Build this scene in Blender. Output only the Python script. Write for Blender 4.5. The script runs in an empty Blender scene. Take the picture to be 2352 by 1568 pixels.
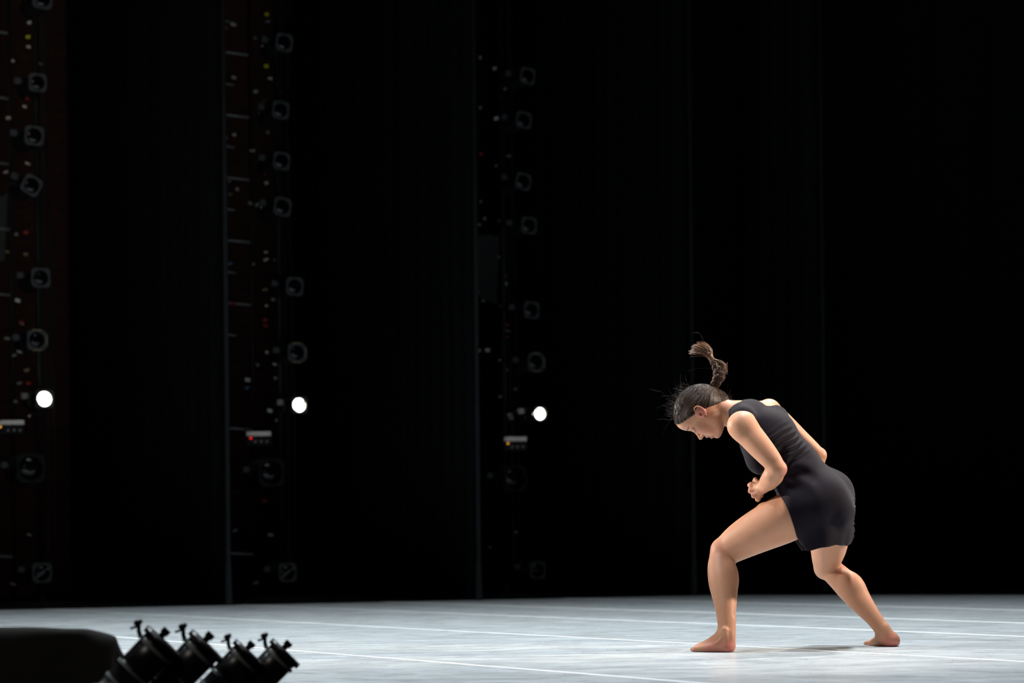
import bpy, bmesh, math, random
import numpy as np
from mathutils import Vector, Matrix
random.seed(7); RNG = np.random.RandomState(7)
PI = math.pi
SC = bpy.context.scene
COL = SC.collection

# ------------------------------------------------------------------ camera
FPX, YH, HCAM, ROLL = 5400.0, 1260.0, 0.425, math.radians(0.55)
cr, sr = math.cos(ROLL), math.sin(ROLL)
CR = np.array([cr, 0, -sr]); CU = np.array([sr, 0, cr]); CF = np.array([0, 1.0, 0]); CP = np.array([0, 0, HCAM])
def P(px, py, Y):
    """world point seen at pixel (px,py) at distance Y in front of the camera"""
    return CP + Y * (CF + CR * (px - 1176) / FPX - CU * (py - YH) / FPX)
def G(px, py):
    """floor point under a pixel"""
    d = CF + CR * (px - 1176) / FPX - CU * (py - YH) / FPX
    return CP + d * (HCAM / -d[2])
cam = bpy.data.cameras.new('camera'); camo = bpy.data.objects.new('camera', cam); COL.objects.link(camo)
cam.sensor_width = 36; cam.lens = FPX * 36 / 2352; cam.shift_y = (YH - 784) / 2352
cam.clip_start = .05; cam.clip_end = 200
camo.matrix_world = Matrix(((CR[0], CU[0], 0, 0), (0, 0, -1, 0), (CR[2], CU[2], 0, HCAM), (0, 0, 0, 1)))
cam.dof.use_dof = True; cam.dof.focus_distance = 9.62; cam.dof.aperture_fstop = 3.0
SC.camera = camo

# ------------------------------------------------------------------ world, exposure, lights
w = bpy.data.worlds.new('world'); SC.world = w; w.use_nodes = True
w.node_tree.nodes['Background'].inputs[0].default_value = (.55, .7, 1, 1)
w.node_tree.nodes['Background'].inputs[1].default_value = 0.0006
SC.view_settings.view_transform = 'Standard'; SC.view_settings.look = 'None'
SC.view_settings.gamma = 1; SC.view_settings.exposure = 0.0; SC.view_settings.use_curve_mapping = False

def aim(o, loc, to):
    o.location = Vector(loc); o.rotation_euler = (Vector(to) - Vector(loc)).to_track_quat('-Z', 'Y').to_euler()
def area(name, loc, to, sx, sy, power, col=(1, 1, 1), spread=180):
    l = bpy.data.lights.new(name, 'AREA'); l.shape = 'RECTANGLE'; l.size = sx; l.size_y = sy
    l.energy = power; l.color = col; l.spread = math.radians(spread)
    o = bpy.data.objects.new(name, l); COL.objects.link(o); aim(o, loc, to); return o
def spot(name, loc, to, power, deg, col=(1, 1, 1), blend=.6, rad=.08):
    l = bpy.data.lights.new(name, 'SPOT'); l.energy = power; l.spot_size = math.radians(deg)
    l.spot_blend = blend; l.color = col; l.shadow_soft_size = rad
    o = bpy.data.objects.new(name, l); COL.objects.link(o); aim(o, loc, to); return o
COOL = (.86, .95, 1.0); WARM = (1.0, .84, .68)
# electrics over the stage
area('electric_light', (1.6, 9.6, 6.6), (1.5, 9.6, 0), 1.3, .4, 235, (.93, .96, 1), 120)
area('electric_light', (-2.6, 9.2, 6.6), (-2.6, 9.2, 0), 2.0, .6, 210, COOL, 115)
area('house_fill', (-2.0, 3.0, 5.0), (-1.2, 6.4, 0), .6, .6, 14, (1, .9, .8), 120)  # added fill that brings out the lantern bands and draped cloth
area('electric_light', (0.0, 12.6, 6.6), (0.0, 12.6, 0), 8.0, 1.4, 150, COOL, 95)
area('electric_light', (1.5, 16.0, 6.6), (1.5, 16.0, 0), 8.0, 1.4, 70, COOL, 95)
DP = (1.35, 9.6, .75)
AIM = (1.38, 9.65, 1.0)
spot('back_light', (2.6, 13.0, 5.6), AIM, 1300, 17, (1, .93, .84), .7, .15)
spot('side_light', (6.4, 9.9, 3.0), AIM, 2200, 20, (1, .84, .70), .7, .12)
spot('side_light', (-4.2, 11.4, 1.9), AIM, 2100, 18, (1, .95, .88), .7, .10)
spot('front_light', (-2.5, 1.0, 3.6), DP, 150, 14, WARM, .8, .25)
# dim fill added to brighten the wings, not a fixture of the stage
area('wing_fill', (-4.6, 17.2, 5.2), (-2.6, 20.6, 2.0), 1.0, 1.0, 3.0, (1, .85, .75), 120)

# ------------------------------------------------------------------ materials
def lin(c): return tuple((x / 255 / 12.92 if x <= 10 else ((x / 255 + .055) / 1.055) ** 2.4) for x in c)
class NT:
    def __init__(s, name):
        s.m = bpy.data.materials.new(name); s.m.use_nodes = True; s.t = s.m.node_tree; s.b = s.t.nodes['Principled BSDF']
    def n(s, ty, **kw):
        x = s.t.nodes.new(ty)
        for k, v in kw.items():
            if k in ('op',): x.operation = v
            elif hasattr(x, k): setattr(x, k, v)
            else: x.inputs[k.replace('_', ' ')].default_value = v
        return x
    def l(s, a, b): s.t.links.new(a, b)
def mat(name, col, rough=.5, metal=0, bump=None, var=.12, nscale=30, spec=.5, **kw):
    N = NT(name); b = N.b
    tc = N.n('ShaderNodeTexCoord'); no = N.n('ShaderNodeTexNoise'); no.inputs['Scale'].default_value = nscale; no.inputs['Detail'].default_value = 4
    N.l(tc.outputs['Object'], no.inputs['Vector'])
    mx = N.n('ShaderNodeMix', data_type='RGBA')
    mx.inputs[6].default_value = (*[c * (1 - var) for c in col], 1); mx.inputs[7].default_value = (*[min(1, c * (1 + var)) for c in col], 1)
    N.l(no.outputs['Fac'], mx.inputs[0]); N.l(mx.outputs[2], b.inputs['Base Color'])
    b.inputs['Roughness'].default_value = rough; b.inputs['Metallic'].default_value = metal; b.inputs['Specular IOR Level'].default_value = spec
    if bump:
        bp = N.n('ShaderNodeBump'); bp.inputs['Strength'].default_value = bump; bp.inputs['Distance'].default_value = .003
        N.l(no.outputs['Fac'], bp.inputs['Height']); N.l(bp.outputs[0], b.inputs['Normal'])
    for k, v in kw.items(): b.inputs[k.replace('_', ' ')].default_value = v
    return N.m
def emis(name, col, st):
    N = NT(name); N.b.inputs['Base Color'].default_value = (.02, .02, .02, 1)
    N.b.inputs['Emission Color'].default_value = (*col, 1); N.b.inputs['Emission Strength'].default_value = st; return N.m
M = {}
M['black_metal'] = mat('black_metal', (.012, .012, .013), .5, .0, spec=.2)
M['fore_metal'] = mat('satin_black_metal', (.010, .010, .011), .33, .0, spec=.6)
M['band_metal'] = mat('pale_metal_band', (.40, .44, .43), .3, .6)  # pale metal for the barrel rings and yoke knob
M['frame_metal'] = mat('gel_frame_metal', (.075, .08, .085), .55, .2)
M['brass'] = mat('brassy_edge', (.30, .25, .15), .5, .3)
M['steel'] = mat('pale_steel', (.30, .30, .31), .5, .3)
M['tag'] = mat('pale_tag', (.62, .56, .50), .6)
M['pale'] = mat('white_strip', (.75, .75, .74), .6)
M['yellow'] = mat('yellow_tape', (.62, .60, .02), .6)
M['red'] = mat('red_tape', (.38, .02, .02), .6)
M['blue'] = mat('blue_tape', (.10, .26, .45), .6)
M['grey_board'] = mat('grey_board', (.055, .06, .06), .8)
M['black_lens'] = mat('dark_lens', (.004, .004, .006), .15)
M['cloth'] = mat('black_drape', (.0065, .007, .0075), .95, 0, .4, .3, 8, spec=.08)
M['hem'] = mat('lit_drape_edge', (.022, .025, .028), .9, 0, None, .3, 8, spec=.1)  # paler than the drape: grazing light put into the colour
M['cover'] = mat('black_cover_cloth', (.012, .011, .010), .85, 0, .5, .3, 12, spec=.25)
M['deck'] = mat('black_deck', (.006, .006, .006), .9, spec=.1)
M['tape'] = mat('white_seam_tape', (.82, .84, .84), .42, 0, None, .1, 6)
M['lit'] = emis('lit_lens', (1, .97, .84), 9.0)
def lit_var(m):
    t = m.node_tree; b = t.nodes['Principled BSDF']; tc = t.nodes.new('ShaderNodeTexCoord'); no = t.nodes.new('ShaderNodeTexNoise'); no.inputs['Scale'].default_value = 16
    oi = t.nodes.new('ShaderNodeObjectInfo'); ad = t.nodes.new('ShaderNodeVectorMath'); t.links.new(tc.outputs['Object'], ad.inputs[0]); t.links.new(oi.outputs['Location'], ad.inputs[1]); t.links.new(ad.outputs[0], no.inputs['Vector'])
    r = t.nodes.new('ShaderNodeValToRGB'); r.color_ramp.elements[0].position = .30; r.color_ramp.elements[0].color = (.085, .06, .035, 1); r.color_ramp.elements[1].position = .44; r.color_ramp.elements[1].color = (1, .96, .82, 1)
    t.links.new(no.outputs['Fac'], r.inputs[0]); t.links.new(r.outputs[0], b.inputs['Emission Color'])
lit_var(M['lit'])
M['led_red'] = emis('red_indicator', (1, .02, .02), 1.2)
M['led_amber'] = emis('amber_indicator', (1, .45, .05), 1.0)
M['led_blue'] = emis('blue_indicator', (.05, .15, 1), .25)

def brick_mat():
    N = NT('brick'); tc = N.n('ShaderNodeTexCoord'); mp = N.n('ShaderNodeMapping'); N.l(tc.outputs['Object'], mp.inputs[0])
    br = N.n('ShaderNodeTexBrick'); N.l(mp.outputs[0], br.inputs['Vector'])
    mp.inputs['Rotation'].default_value = (PI / 2, 0, 0)
    br.inputs['Scale'].default_value = 4.5; br.inputs['Color1'].default_value = (.12, .035, .018, 1); br.inputs['Color2'].default_value = (.07, .022, .012, 1)
    br.inputs['Mortar'].default_value = (.05, .04, .035, 1); N.l(br.outputs[0], N.b.inputs['Base Color']); N.b.inputs['Roughness'].default_value = .9
    return N.m
M['brick'] = brick_mat()

def floor_mat():
    N = NT('grey_vinyl'); b = N.b
    tc = N.n('ShaderNodeTexCoord')
    def noise(sc, det, rough=.6, vec=None, dist=0):
        n = N.n('ShaderNodeTexNoise'); n.inputs['Scale'].default_value = sc; n.inputs['Detail'].default_value = det
        n.inputs['Roughness'].default_value = rough; n.inputs['Distortion'].default_value = dist
        N.l(vec or tc.outputs['Object'], n.inputs['Vector']); return n
    def ramp(src, stops):
        r = N.n('ShaderNodeValToRGB'); e = r.color_ramp.elements
        e[0].position, e[0].color = stops[0][0], (*[stops[0][1]] * 3, 1); e[1].position, e[1].color = stops[1][0], (*[stops[1][1]] * 3, 1)
        for p, v in stops[2:]: x = e.new(p); x.color = (v, v, v, 1)
        N.l(src, r.inputs[0]); return r
    def mul(a, bb, f=1):
        m = N.n('ShaderNodeMix', data_type='RGBA', blend_type='MULTIPLY'); m.inputs[0].default_value = f
        N.l(a, m.inputs[6]); N.l(bb, m.inputs[7]); return m.outputs[2]
    mp = N.n('ShaderNodeMapping'); mp.inputs['Rotation'].default_value = (0, 0, math.radians(-12)); mp.inputs['Scale'].default_value = (.45, 1, 1)
    N.l(tc.outputs['Object'], mp.inputs[0])
    n1 = noise(1.3, 6, .65, mp.outputs[0], .6); n2 = noise(7, 8, .7, mp.outputs[0], 1.0); n3 = noise(.35, 2)
    base = N.n('ShaderNodeMix', data_type='RGBA'); base.inputs[6].default_value = (.40, .44, .455, 1); base.inputs[7].default_value = (.60, .635, .645, 1)
    N.l(n1.outputs['Fac'], base.inputs[0])
    r2 = ramp(n2.outputs['Fac'], [(.32, .70), (.62, 1.06)]); c = mul(base.outputs[2], r2.outputs[0], .8)
    # curved scuffs: thin zero crossings of a warped noise
    for sc_, wd, dk in ((2.2, .006, .55), (5.0, .010, .62)):
        s = noise(sc_, 2.5, .5, None, 2.2)
        r = ramp(s.outputs['Fac'], [(.5 - wd, 1), (.5, dk), (.5 + wd, 1)]); 
        g = noise(sc_ * .6, 1); rg = ramp(g.outputs['Fac'], [(.5, 0), (.58, 1)])
        m = N.n('ShaderNodeMix', data_type='RGBA', blend_type='MULTIPLY'); N.l(rg.outputs[0], m.inputs[0]); N.l(c, m.inputs[6]); N.l(r.outputs[0], m.inputs[7]); c = m.outputs[2]
    N.l(c, b.inputs['Base Color'])
    rr = ramp(n2.outputs['Fac'], [(.3, .22), (.7, .38)]); N.l(rr.outputs[0], b.inputs['Roughness'])
    b.inputs['Specular IOR Level'].default_value = .35
    return N.m
M['vinyl'] = floor_mat()

def skin_mat():
    N = NT('skin'); b = N.b
    a = N.n('ShaderNodeAttribute'); a.attribute_name = 'tint'
    tc = N.n('ShaderNodeTexCoord'); no = N.n('ShaderNodeTexNoise'); no.inputs['Scale'].default_value = 14; no.inputs['Detail'].default_value = 5
    N.l(tc.outputs['Object'], no.inputs['Vector'])
    m1 = N.n('ShaderNodeMix', data_type='RGBA'); m1.inputs[6].default_value = (.44, .195, .11, 1); m1.inputs[7].default_value = (.55, .27, .16, 1)
    N.l(no.outputs['Fac'], m1.inputs[0])
    sp = N.n('ShaderNodeSeparateColor'); N.l(a.outputs['Color'], sp.inputs[0])
    m2 = N.n('ShaderNodeMix', data_type='RGBA'); N.l(sp.outputs[0], m2.inputs[0]); N.l(m1.outputs[2], m2.inputs[6]); m2.inputs[7].default_value = (.52, .17, .13, 1)
    m3 = N.n('ShaderNodeMix', data_type='RGBA'); N.l(sp.outputs[1], m3.inputs[0]); N.l(m2.outputs[2], m3.inputs[6]); m3.inputs[7].default_value = (.30, .06, .075, 1)
    N.l(m3.outputs[2], b.inputs['Base Color'])
    b.inputs['Roughness'].default_value = .52; b.inputs['Specular IOR Level'].default_value = .32
    b.inputs['Subsurface Weight'].default_value = .12; b.inputs['Subsurface Radius'].default_value = (1, .35, .2); b.inputs['Subsurface Scale'].default_value = .006
    n2 = N.n('ShaderNodeTexNoise'); n2.inputs['Scale'].default_value = 260; n2.inputs['Detail'].default_value = 2; N.l(tc.outputs['Object'], n2.inputs['Vector'])
    bp = N.n('ShaderNodeBump'); bp.inputs['Strength'].default_value = .12; bp.inputs['Distance'].default_value = .001; N.l(n2.outputs['Fac'], bp.inputs['Height']); N.l(bp.outputs[0], b.inputs['Normal'])
    return N.m
M['skin'] = skin_mat()
M['dress'] = mat('dark_jersey', (.0052, .0030, .0068), .85, 0, .07, .15, 500, spec=.14, Sheen_Weight=.05, Sheen_Roughness=.45)
M['hair'] = mat('dark_brown_hair', (.020, .011, .007), .45, 0, None, .4, 60, spec=.22)
M['hair2'] = mat('brown_hair', (.070, .034, .020), .40, 0, None, .4, 60, spec=.30)
M['hair3'] = mat('hair_tips', (.26, .125, .065), .4, 0, None, .4, 60, spec=.6)
M['lash'] = mat('lash', (.02, .012, .01), .6)

# ------------------------------------------------------------------ object helpers
def tag(o, label=None, cat=None, group=None, kind=None):
    if label: o['label'] = label
    if cat: o['category'] = cat
    if group: o['group'] = group
    if kind: o['kind'] = kind
    return o
def empty(name, loc, rot=None):
    o = bpy.data.objects.new(name, None); COL.objects.link(o); o.location = Vector(loc)
    o.empty_display_size = .1
    if rot is not None: o.rotation_euler = rot
    return o
def mesh_obj(name, verts, faces, m, parent=None, smooth=False, loc=None):
    me = bpy.data.meshes.new(name); me.from_pydata([tuple(map(float, v)) for v in verts], [], faces); me.update()
    for mm in (m if isinstance(m, (list, tuple)) else [m]): me.materials.append(mm)
    o = bpy.data.objects.new(name, me); COL.objects.link(o)
    if parent: o.parent = parent
    if loc is not None: o.location = Vector(loc)
    if smooth: me.polygons.foreach_set('use_smooth', [True] * len(me.polygons))
    return o
class MB:
    def __init__(s): s.v = []; s.f = []
    def box(s, c, size, R=None):
        n = len(s.v); c = np.array(c, float)
        for i in (-1, 1):
            for j in (-1, 1):
                for k in (-1, 1):
                    q = np.array([i * size[0] / 2, j * size[1] / 2, k * size[2] / 2])
                    if R is not None: q = R @ q
                    s.v.append(c + q)
        s.f += [tuple(n + x for x in q) for q in ((0, 1, 3, 2), (4, 6, 7, 5), (0, 4, 5, 1), (2, 3, 7, 6), (0, 2, 6, 4), (1, 5, 7, 3))]; return s
    def tube(s, pts, r, seg=8, cap=True):
        pts = [np.array(p, float) for p in pts]; n0 = len(s.v); m = len(pts)
        rs = r if isinstance(r, (list, tuple, np.ndarray)) else [r] * m
        prev = None
        for i, p in enumerate(pts):
            t = pts[min(i + 1, m - 1)] - pts[max(i - 1, 0)]; t = t / (np.linalg.norm(t) + 1e-9)
            if prev is None: u = np.cross(t, [0, 0, 1.0] if abs(t[2]) < .9 else [1.0, 0, 0])
            else: u = prev - t * prev.dot(t)
            u = u / (np.linalg.norm(u) + 1e-9); prev = u; v = np.cross(t, u)
            for a in range(seg):
                A = 2 * PI * a / seg; s.v.append(p + rs[i] * (math.cos(A) * u + math.sin(A) * v))
        for i in range(m - 1):
            for a in range(seg):
                b = (a + 1) % seg; s.f.append((n0 + i * seg + a, n0 + i * seg + b, n0 + (i + 1) * seg + b, n0 + (i + 1) * seg + a))
        if cap: s.f.append(tuple(n0 + a for a in reversed(range(seg)))); s.f.append(tuple(n0 + (m - 1) * seg + a for a in range(seg)))
        return s
    def lathe(s, prof, axis_o=(0, 0, 0), ax=(0, 1, 0), seg=24, square=None):
        """prof: list of (distance along axis, radius)"""
        ax = np.array(ax, float); ax /= np.linalg.norm(ax); u = np.cross(ax, [0, 0, 1.0] if abs(ax[2]) < .9 else [1.0, 0, 0]); u /= np.linalg.norm(u); v = np.cross(ax, u)
        n0 = len(s.v); o = np.array(axis_o, float)
        for d, r in prof:
            for a in range(seg):
                A = 2 * PI * a / seg; s.v.append(o + ax * d + r * (math.cos(A) * u + math.sin(A) * v))
        m = len(prof)
        for i in range(m - 1):
            for a in range(seg):
                b = (a + 1) % seg; s.f.append((n0 + i * seg + a, n0 + i * seg + b, n0 + (i + 1) * seg + b, n0 + (i + 1) * seg + a))
        s.f.append(tuple(n0 + a for a in reversed(range(seg)))); s.f.append(tuple(n0 + (m - 1) * seg + a for a in range(seg)))
        return s
    def obj(s, name, m, parent=None, smooth=False, loc=None): return mesh_obj(name, s.v, s.f, m, parent, smooth, loc)
def children(o): return [c for c in COL.objects if c.parent == o]
def copy_tree(o, parent=None):
    c = o.copy(); COL.objects.link(c); c.parent = parent
    for ch in children(o): copy_tree(ch, c)
    return c

# ------------------------------------------------------------------ stage layout
L1 = G(508, 1390)[:2]; L2 = G(1085, 1379)[:2]; L3 = G(1582, 1368)[:2]
WV = (L3 - L1) / np.linalg.norm(L3 - L1)                 # runs upstage along the wing line
SV = np.array([-WV[1], WV[0]])                             # runs off stage
STEP = (L3 - L1) / 2
L0 = L1 - STEP; L4 = L3 + STEP
def xyz(p, z): return np.array([p[0], p[1], z])

# deck (dark wood under everything), pit and walls
dk = MB(); dk.box((0, 17.5 + .2, -.10), (30, 21.6, .192)); o = dk.obj('floor', M['deck']); o['kind'] = 'structure'
pf = MB(); pf.box((0, .7, -1.1), (30, 12.4, .2)); o = pf.obj('floor', M['deck']); o['kind'] = 'structure'
sf = MB(); sf.box((0, 6.85, -.6), (30, .1, .8)); o = sf.obj('wall_front', M['deck']); o['kind'] = 'structure'
def slab(name, poly, z0, z1, m):
    n = len(poly); v = [(*p, z0) for p in poly] + [(*p, z1) for p in poly]
    f = [tuple(reversed(range(n))), tuple(range(n, 2 * n))] + [(i, (i + 1) % n, n + (i + 1) % n, n + i) for i in range(n)]
    return mesh_obj(name, v, f, m)
e0 = L0 - STEP * 1.2; far = G(1640, 1366.5)[:2]; fr = G(2352, 1366)[:2]; fr2 = fr + (fr - far) * 1.2
marley = [(-8, 7.0), (9, 7.0), tuple(fr2), tuple(fr), tuple(far), tuple(e0)]
marley = [(e0[0], 7.0), (9, 7.0), (9, fr2[1]), tuple(fr2), tuple(fr), tuple(far), tuple(e0)] if fr2[0] < 9 else [(e0[0], 7.0), (fr2[0], 7.0), tuple(fr2), tuple(fr), tuple(far), tuple(e0)]
o = slab('dance_floor', marley, -.004, 0.0, M['vinyl']); tag(o, 'pale grey scuffed vinyl dance floor covering the whole stage', 'dance floor')
# off-stage brick wall and back wall
wl = MB(); ang = math.atan2(SV[1], SV[0]) - PI / 2
WR = np.array([[WV[0], SV[0], 0], [WV[1], SV[1], 0], [0, 0, 1.0]])
wc = L1 + WV * 2 + SV * 5.6
wb = MB(); wb.box((0, 0, 0), (18, .25, 10)); o = wb.obj('wall_left', M['brick'], loc=xyz(wc, 4.9)); o.rotation_euler = (0, 0, math.atan2(WV[1], WV[0])); o['kind'] = 'structure'
bk = MB(); bk.box((3, 28.2, 4.9), (24, .25, 10)); o = bk.obj('wall_back', M['deck']); o['kind'] = 'structure'

# seam tapes of the dance floor
th = math.radians(29.8); tdir = np.array([-math.sin(th), math.cos(th)])
def in_poly(p):
    c = False; n = len(marley)
    for i in range(n):
        x1, y1 = marley[i]; x2, y2 = marley[(i + 1) % n]
        if (y1 > p[1]) != (y2 > p[1]) and p[0] < (x2 - x1) * (p[1] - y1) / (y2 - y1) + x1: c = not c
    return c
seams = [((1500, 1559.5), .038, 'white seam tape nearest the camera, crossing bottom centre'),
         ((1703, 1484), .040, 'white seam tape passing under the dancer behind her front foot'),
         ((1699, 1435), .062, 'white seam tape crossing behind the dancer at shin height'),
         ((1699, 1409), .095, 'white seam tape second from the back of the floor'),
         ((1699, 1384), .115, 'white seam tape furthest back on the floor')]
for (q, wd, lb) in seams:
    c = G(*q)[:2]; ts = [t for t in np.arange(-14, 14, .05) if in_poly(c + tdir * t)]
    a, b_ = min(ts), max(ts); nrm = np.array([tdir[1], -tdir[0]]) * wd / 2; pts = []
    N_ = 40; v = []; f = []
    for i in range(N_ + 1):
        t = a + (b_ - a) * i / N_; wob = .006 * math.sin(t * 1.3 + q[0]) + .003 * math.sin(t * 4.1)
        pc = c + tdir * t + nrm / wd * 2 * wob
        for s_ in (1, -1):
            pp = pc + nrm * s_
            v += [(pp[0], pp[1], 0.0002), (pp[0], pp[1], .0011)]
    for i in range(N_):
        k = i * 4; n = k + 4
        f += [(k + 1, n + 1, n + 3, k + 3), (k, k + 2, n + 2, n), (k, n, n + 1, k + 1), (k + 2, k + 3, n + 3, n + 2)]
    f += [(0, 1, 3, 2), (N_ * 4, N_ * 4 + 2, N_ * 4 + 3, N_ * 4 + 1)]
    o = mesh_obj('floor_tape', v, f, M['tape']); tag(o, lb, 'tape', 'white tapes over the dance floor seams')

# ------------------------------------------------------------------ black legs (wing curtains) and back drape
def drape(name, p0, d, width, z0, z1, amp=.05, lam=.23, m=None, nz=6, seed=0, hem=True):
    r = random.Random(seed); d = np.array(d, float) / np.linalg.norm(d); nn = np.array([-d[1], d[0]])
    n = int(width / .03); ph = r.random() * 6; v = []; f = []
    th_ = .012
    for side in (0, 1):
        for j in range(nz + 1):
            z = z0 + (z1 - z0) * j / nz
            for i in range(n + 1):
                x = width * i / n
                a = amp * (math.sin(2 * PI * x / lam + ph + .6 * math.sin(x * 1.7 + ph)) + .3 * math.sin(2 * PI * x / (lam * .43) + 1)) * (1 - .25 * j / nz) * min(1, x / .12 + .15)
                q = np.array(p0) + d * x + nn * (a + side * th_); v.append((q[0], q[1], z))
    S = (nz + 1) * (n + 1)
    for side in (0, 1):
        for j in range(nz):
            for i in range(n):
                k = side * S + j * (n + 1) + i; q = (k, k + 1, k + n + 2, k + n + 1); f.append(q if side else q[::-1])
    for j in range(nz):
        for i in (0, n):
            k = j * (n + 1) + i; f.append((k, k + n + 1, k + n + 1 + S, k + S))
    for i in range(n):
        for j in (0, nz):
            k = j * (n + 1) + i; f.append((k, k + 1, k + 1 + S, k + S))
    o = mesh_obj(name, v, f, m or M['cloth'], smooth=True)
    if hem:   # stiff folded side hem, paler for the light grazing it, with a weighted foot
        h = MB(); e = np.array(p0) - d * .012
        h.tube([xyz(e, z0), xyz(e, z0 + .03), xyz(e, z0 + .30), xyz(e, z0 + .34), xyz(e, z1)], [.030, .030, .024, .019, .017], 10)
        hh = h.obj('side_hem', M['hem'], o, True); hh['label'] = 'folded edge of the curtain, paler for the light along it'
    return o
labs = ['black wing curtain at the far left edge of the picture', 'black wing curtain right of the leftmost tower of lights',
        'black wing curtain between the second and third towers of lights', 'black wing curtain right of the third tower of lights, behind the dancer',
        'black wing curtain furthest upstage with faint edge behind the rear knee']
for i, Lp in enumerate((L0, L1, L2, L3, G(1790, 1365)[:2] + np.array([0, .0]))):
    if i == 0: continue
    zz = 0.0 if i < 4 else 0
    ww = [0, 4.3, 4.2, 4.0, 1.25][i]
    base = Lp + SV * .03 + (WV * .07 if i < 4 else WV * .5)
    o = drape('wing_curtain', base, SV, ww, -.003, 8.2, seed=i); tag(o, labs[i], 'curtain', 'black wing curtains')
bd0 = G(1640, 1366.5)[:2] + np.array([.4, 1.6])
o = drape('backdrop_curtain', (1.2, 22.9), (1, -.05), 9.5, -.003, 8.2, amp=.04, lam=.45, seed=9, hem=False)
tag(o, 'wide black backdrop curtain closing the back of the stage behind the dancer', 'curtain')

# ------------------------------------------------------------------ towers of lights in the wings
TW = [p + .55 * STEP + 1.73 * SV for p in (L0, L1, L2)]
FACE = -SV; YAW = math.atan2(FACE[1], FACE[0]) + PI / 2    # local -Y faces on stage
def make_light(kind, size=.16):
    """lantern facing local -Y, origin at centre of the front; kind: profile, lit, square, big"""
    t = empty('stage_light', (0, 0, 0)); r = size * .40
    b = MB(); b.lathe([(.03, r * .95), (.10, r), (.16, r), (.17, r * 1.12), (.24, r * 1.35), (.36, r * 1.35), (.42, r * .9), (.43, r * .4)], seg=20)
    b.obj('housing', M['black_metal'], t, True)
    lt = MB(); lt.lathe([(.0, r * 1.04), (.0, r * 1.04), (.035, r * 1.04), (.04, r * 1.0)], seg=20)
    # gel frame: square plate with round opening
    h = size / 2; n = 32; v = []; f = []
    ro = r * (1.0 if kind != 'big' else 1.05)
    for y in (-.012, -.004):
        for k in range(n):
            A = 2 * PI * k / n; v.append((ro * math.cos(A), y, ro * math.sin(A)))
        for k in range(n):
            A = 2 * PI * k / n; c, s_ = math.cos(A), math.sin(A); m_ = h / max(abs(c), abs(s_)); m_ = min(m_, h * 1.22); v.append((m_ * c, y, m_ * s_))
    for k in range(n):
        j = (k + 1) % n
        f += [(k, j, n + j, n + k)[::-1], (2 * n + k, 2 * n + j, 3 * n + j, 3 * n + k), (n + k, n + j, 3 * n + j, 3 * n + k)[::-1], (k, j, 2 * n + j, 2 * n + k)]
    g = mesh_obj('gel_frame', v, f, M['frame_metal'] if kind != 'big' else M['black_metal'], t); g['label'] = 'grey square metal frame around the lens'
    if kind == 'gold':
        for c_, s_ in (((0, -.014, h), (h * .9, .006, .012)), ((h, -.014, 0), (.012, .006, h * 1.1)), ((0, -.014, -h), (h * .9, .006, .012))): e = MB(); e.box(c_, s_); ee = e.obj('frame_trim', M['brass'], g); ee['label'] = 'pale golden edge strip'
    ln = MB(); ln.lathe([(.0, r * .2), (.0, r * .93), (.008, r * .97), (.03, r * .97)], seg=24)
    lens = ln.obj('lens', M['lit'] if kind == 'lit' else M['black_lens'], t, True)
    if kind == 'lit':
        lens['label'] = 'glowing yellow-white lens'
    if kind == 'square':  # glints on the lens put in as a pale bar and flecks
        s_ = MB(); s_.tube([(-r * .8, -.013, -r * .6), (r * .8, -.013, r * .6)], .002, 4)
        for q in range(9):
            tq = random.uniform(-.75, .75); s_.box((r * tq, -.014, r * tq * .75 + random.uniform(-.006, .006)), (random.uniform(.008, .02), .004, random.uniform(.006, .02)))
        ss = s_.obj('lens_glints', M['steel'], t); ss['label'] = 'pale flecks standing for glints over the lens'
    y = MB(); w_ = r * 1.5
    y.box((-w_, .14, .0), (.006, .03, .10)); y.box((w_, .14, .0), (.006, .03, .10)); y.box((0, .14, .055), (2 * w_, .03, .006)); y.obj('yoke', M['black_metal'], t)
    c = MB(); c.box((-w_ - .04, .14, .03), (.05, .035, .05)); c.tube([(-w_ - .07, .14, .03), (-w_ - .005, .14, .03)], .012, 8)
    c.obj('clamp', M['frame_metal'], t)['label'] = 'grey metal clamp'
    return t
protos = {}
def place_light(kind, px, py, Y, size, label, tilt=0, pitch=0, grp=None):
    key = (kind, size)
    if key not in protos: protos[key] = make_light(kind, size); o = protos[key]
    else: o = copy_tree(protos[key])
    o.location = P(px, py, Y); o.rotation_euler = (pitch, tilt, YAW); tag(o, label, 'stage light', grp); return o
specs = [
 # tower 1
 [('profile', 97, -2, .165, .1), ('profile', 86, 190, .15, 0), ('profile', 78, 312, .16, .05), ('profile', 72, 426, .16, .5), ('profile', 93, 638, .16, 0), ('gold', 84, 781, .165, 0), ('lit', 102, 916, .155, 0), ('big', 70, 1075, .24, 0), ('square', 96, 1315, .165, 0)],
 [('profile', 652, 98, .155, .1), ('profile', 644, 253, .155, .1), ('profile', 646, 370, .155, .1), ('profile', 648, 475, .16, .15), ('profile', 676, 658, .16, .05), ('gold', 681, 810, .165, 0), ('lit', 687, 930, .15, 0), ('big', 623, 1085, .24, 0), ('square', 660, 1314, .165, 0)],
 [('profile', 1211, 175, .15, .1), ('profile', 1202, 276, .155, .1), ('profile', 1201, 417, .155, .2), ('profile', 1214, 518, .155, .05), ('profile', 1220, 712, .155, .05), ('gold', 1230, 832, .165, 0), ('lit', 1240, 950, .14, 0), ('big', 1182, 1098, .24, 0), ('profile', 1234, 1309, .16, 0)]]
tname = ['leftmost light tower', 'middle light tower', 'right light tower']
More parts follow.
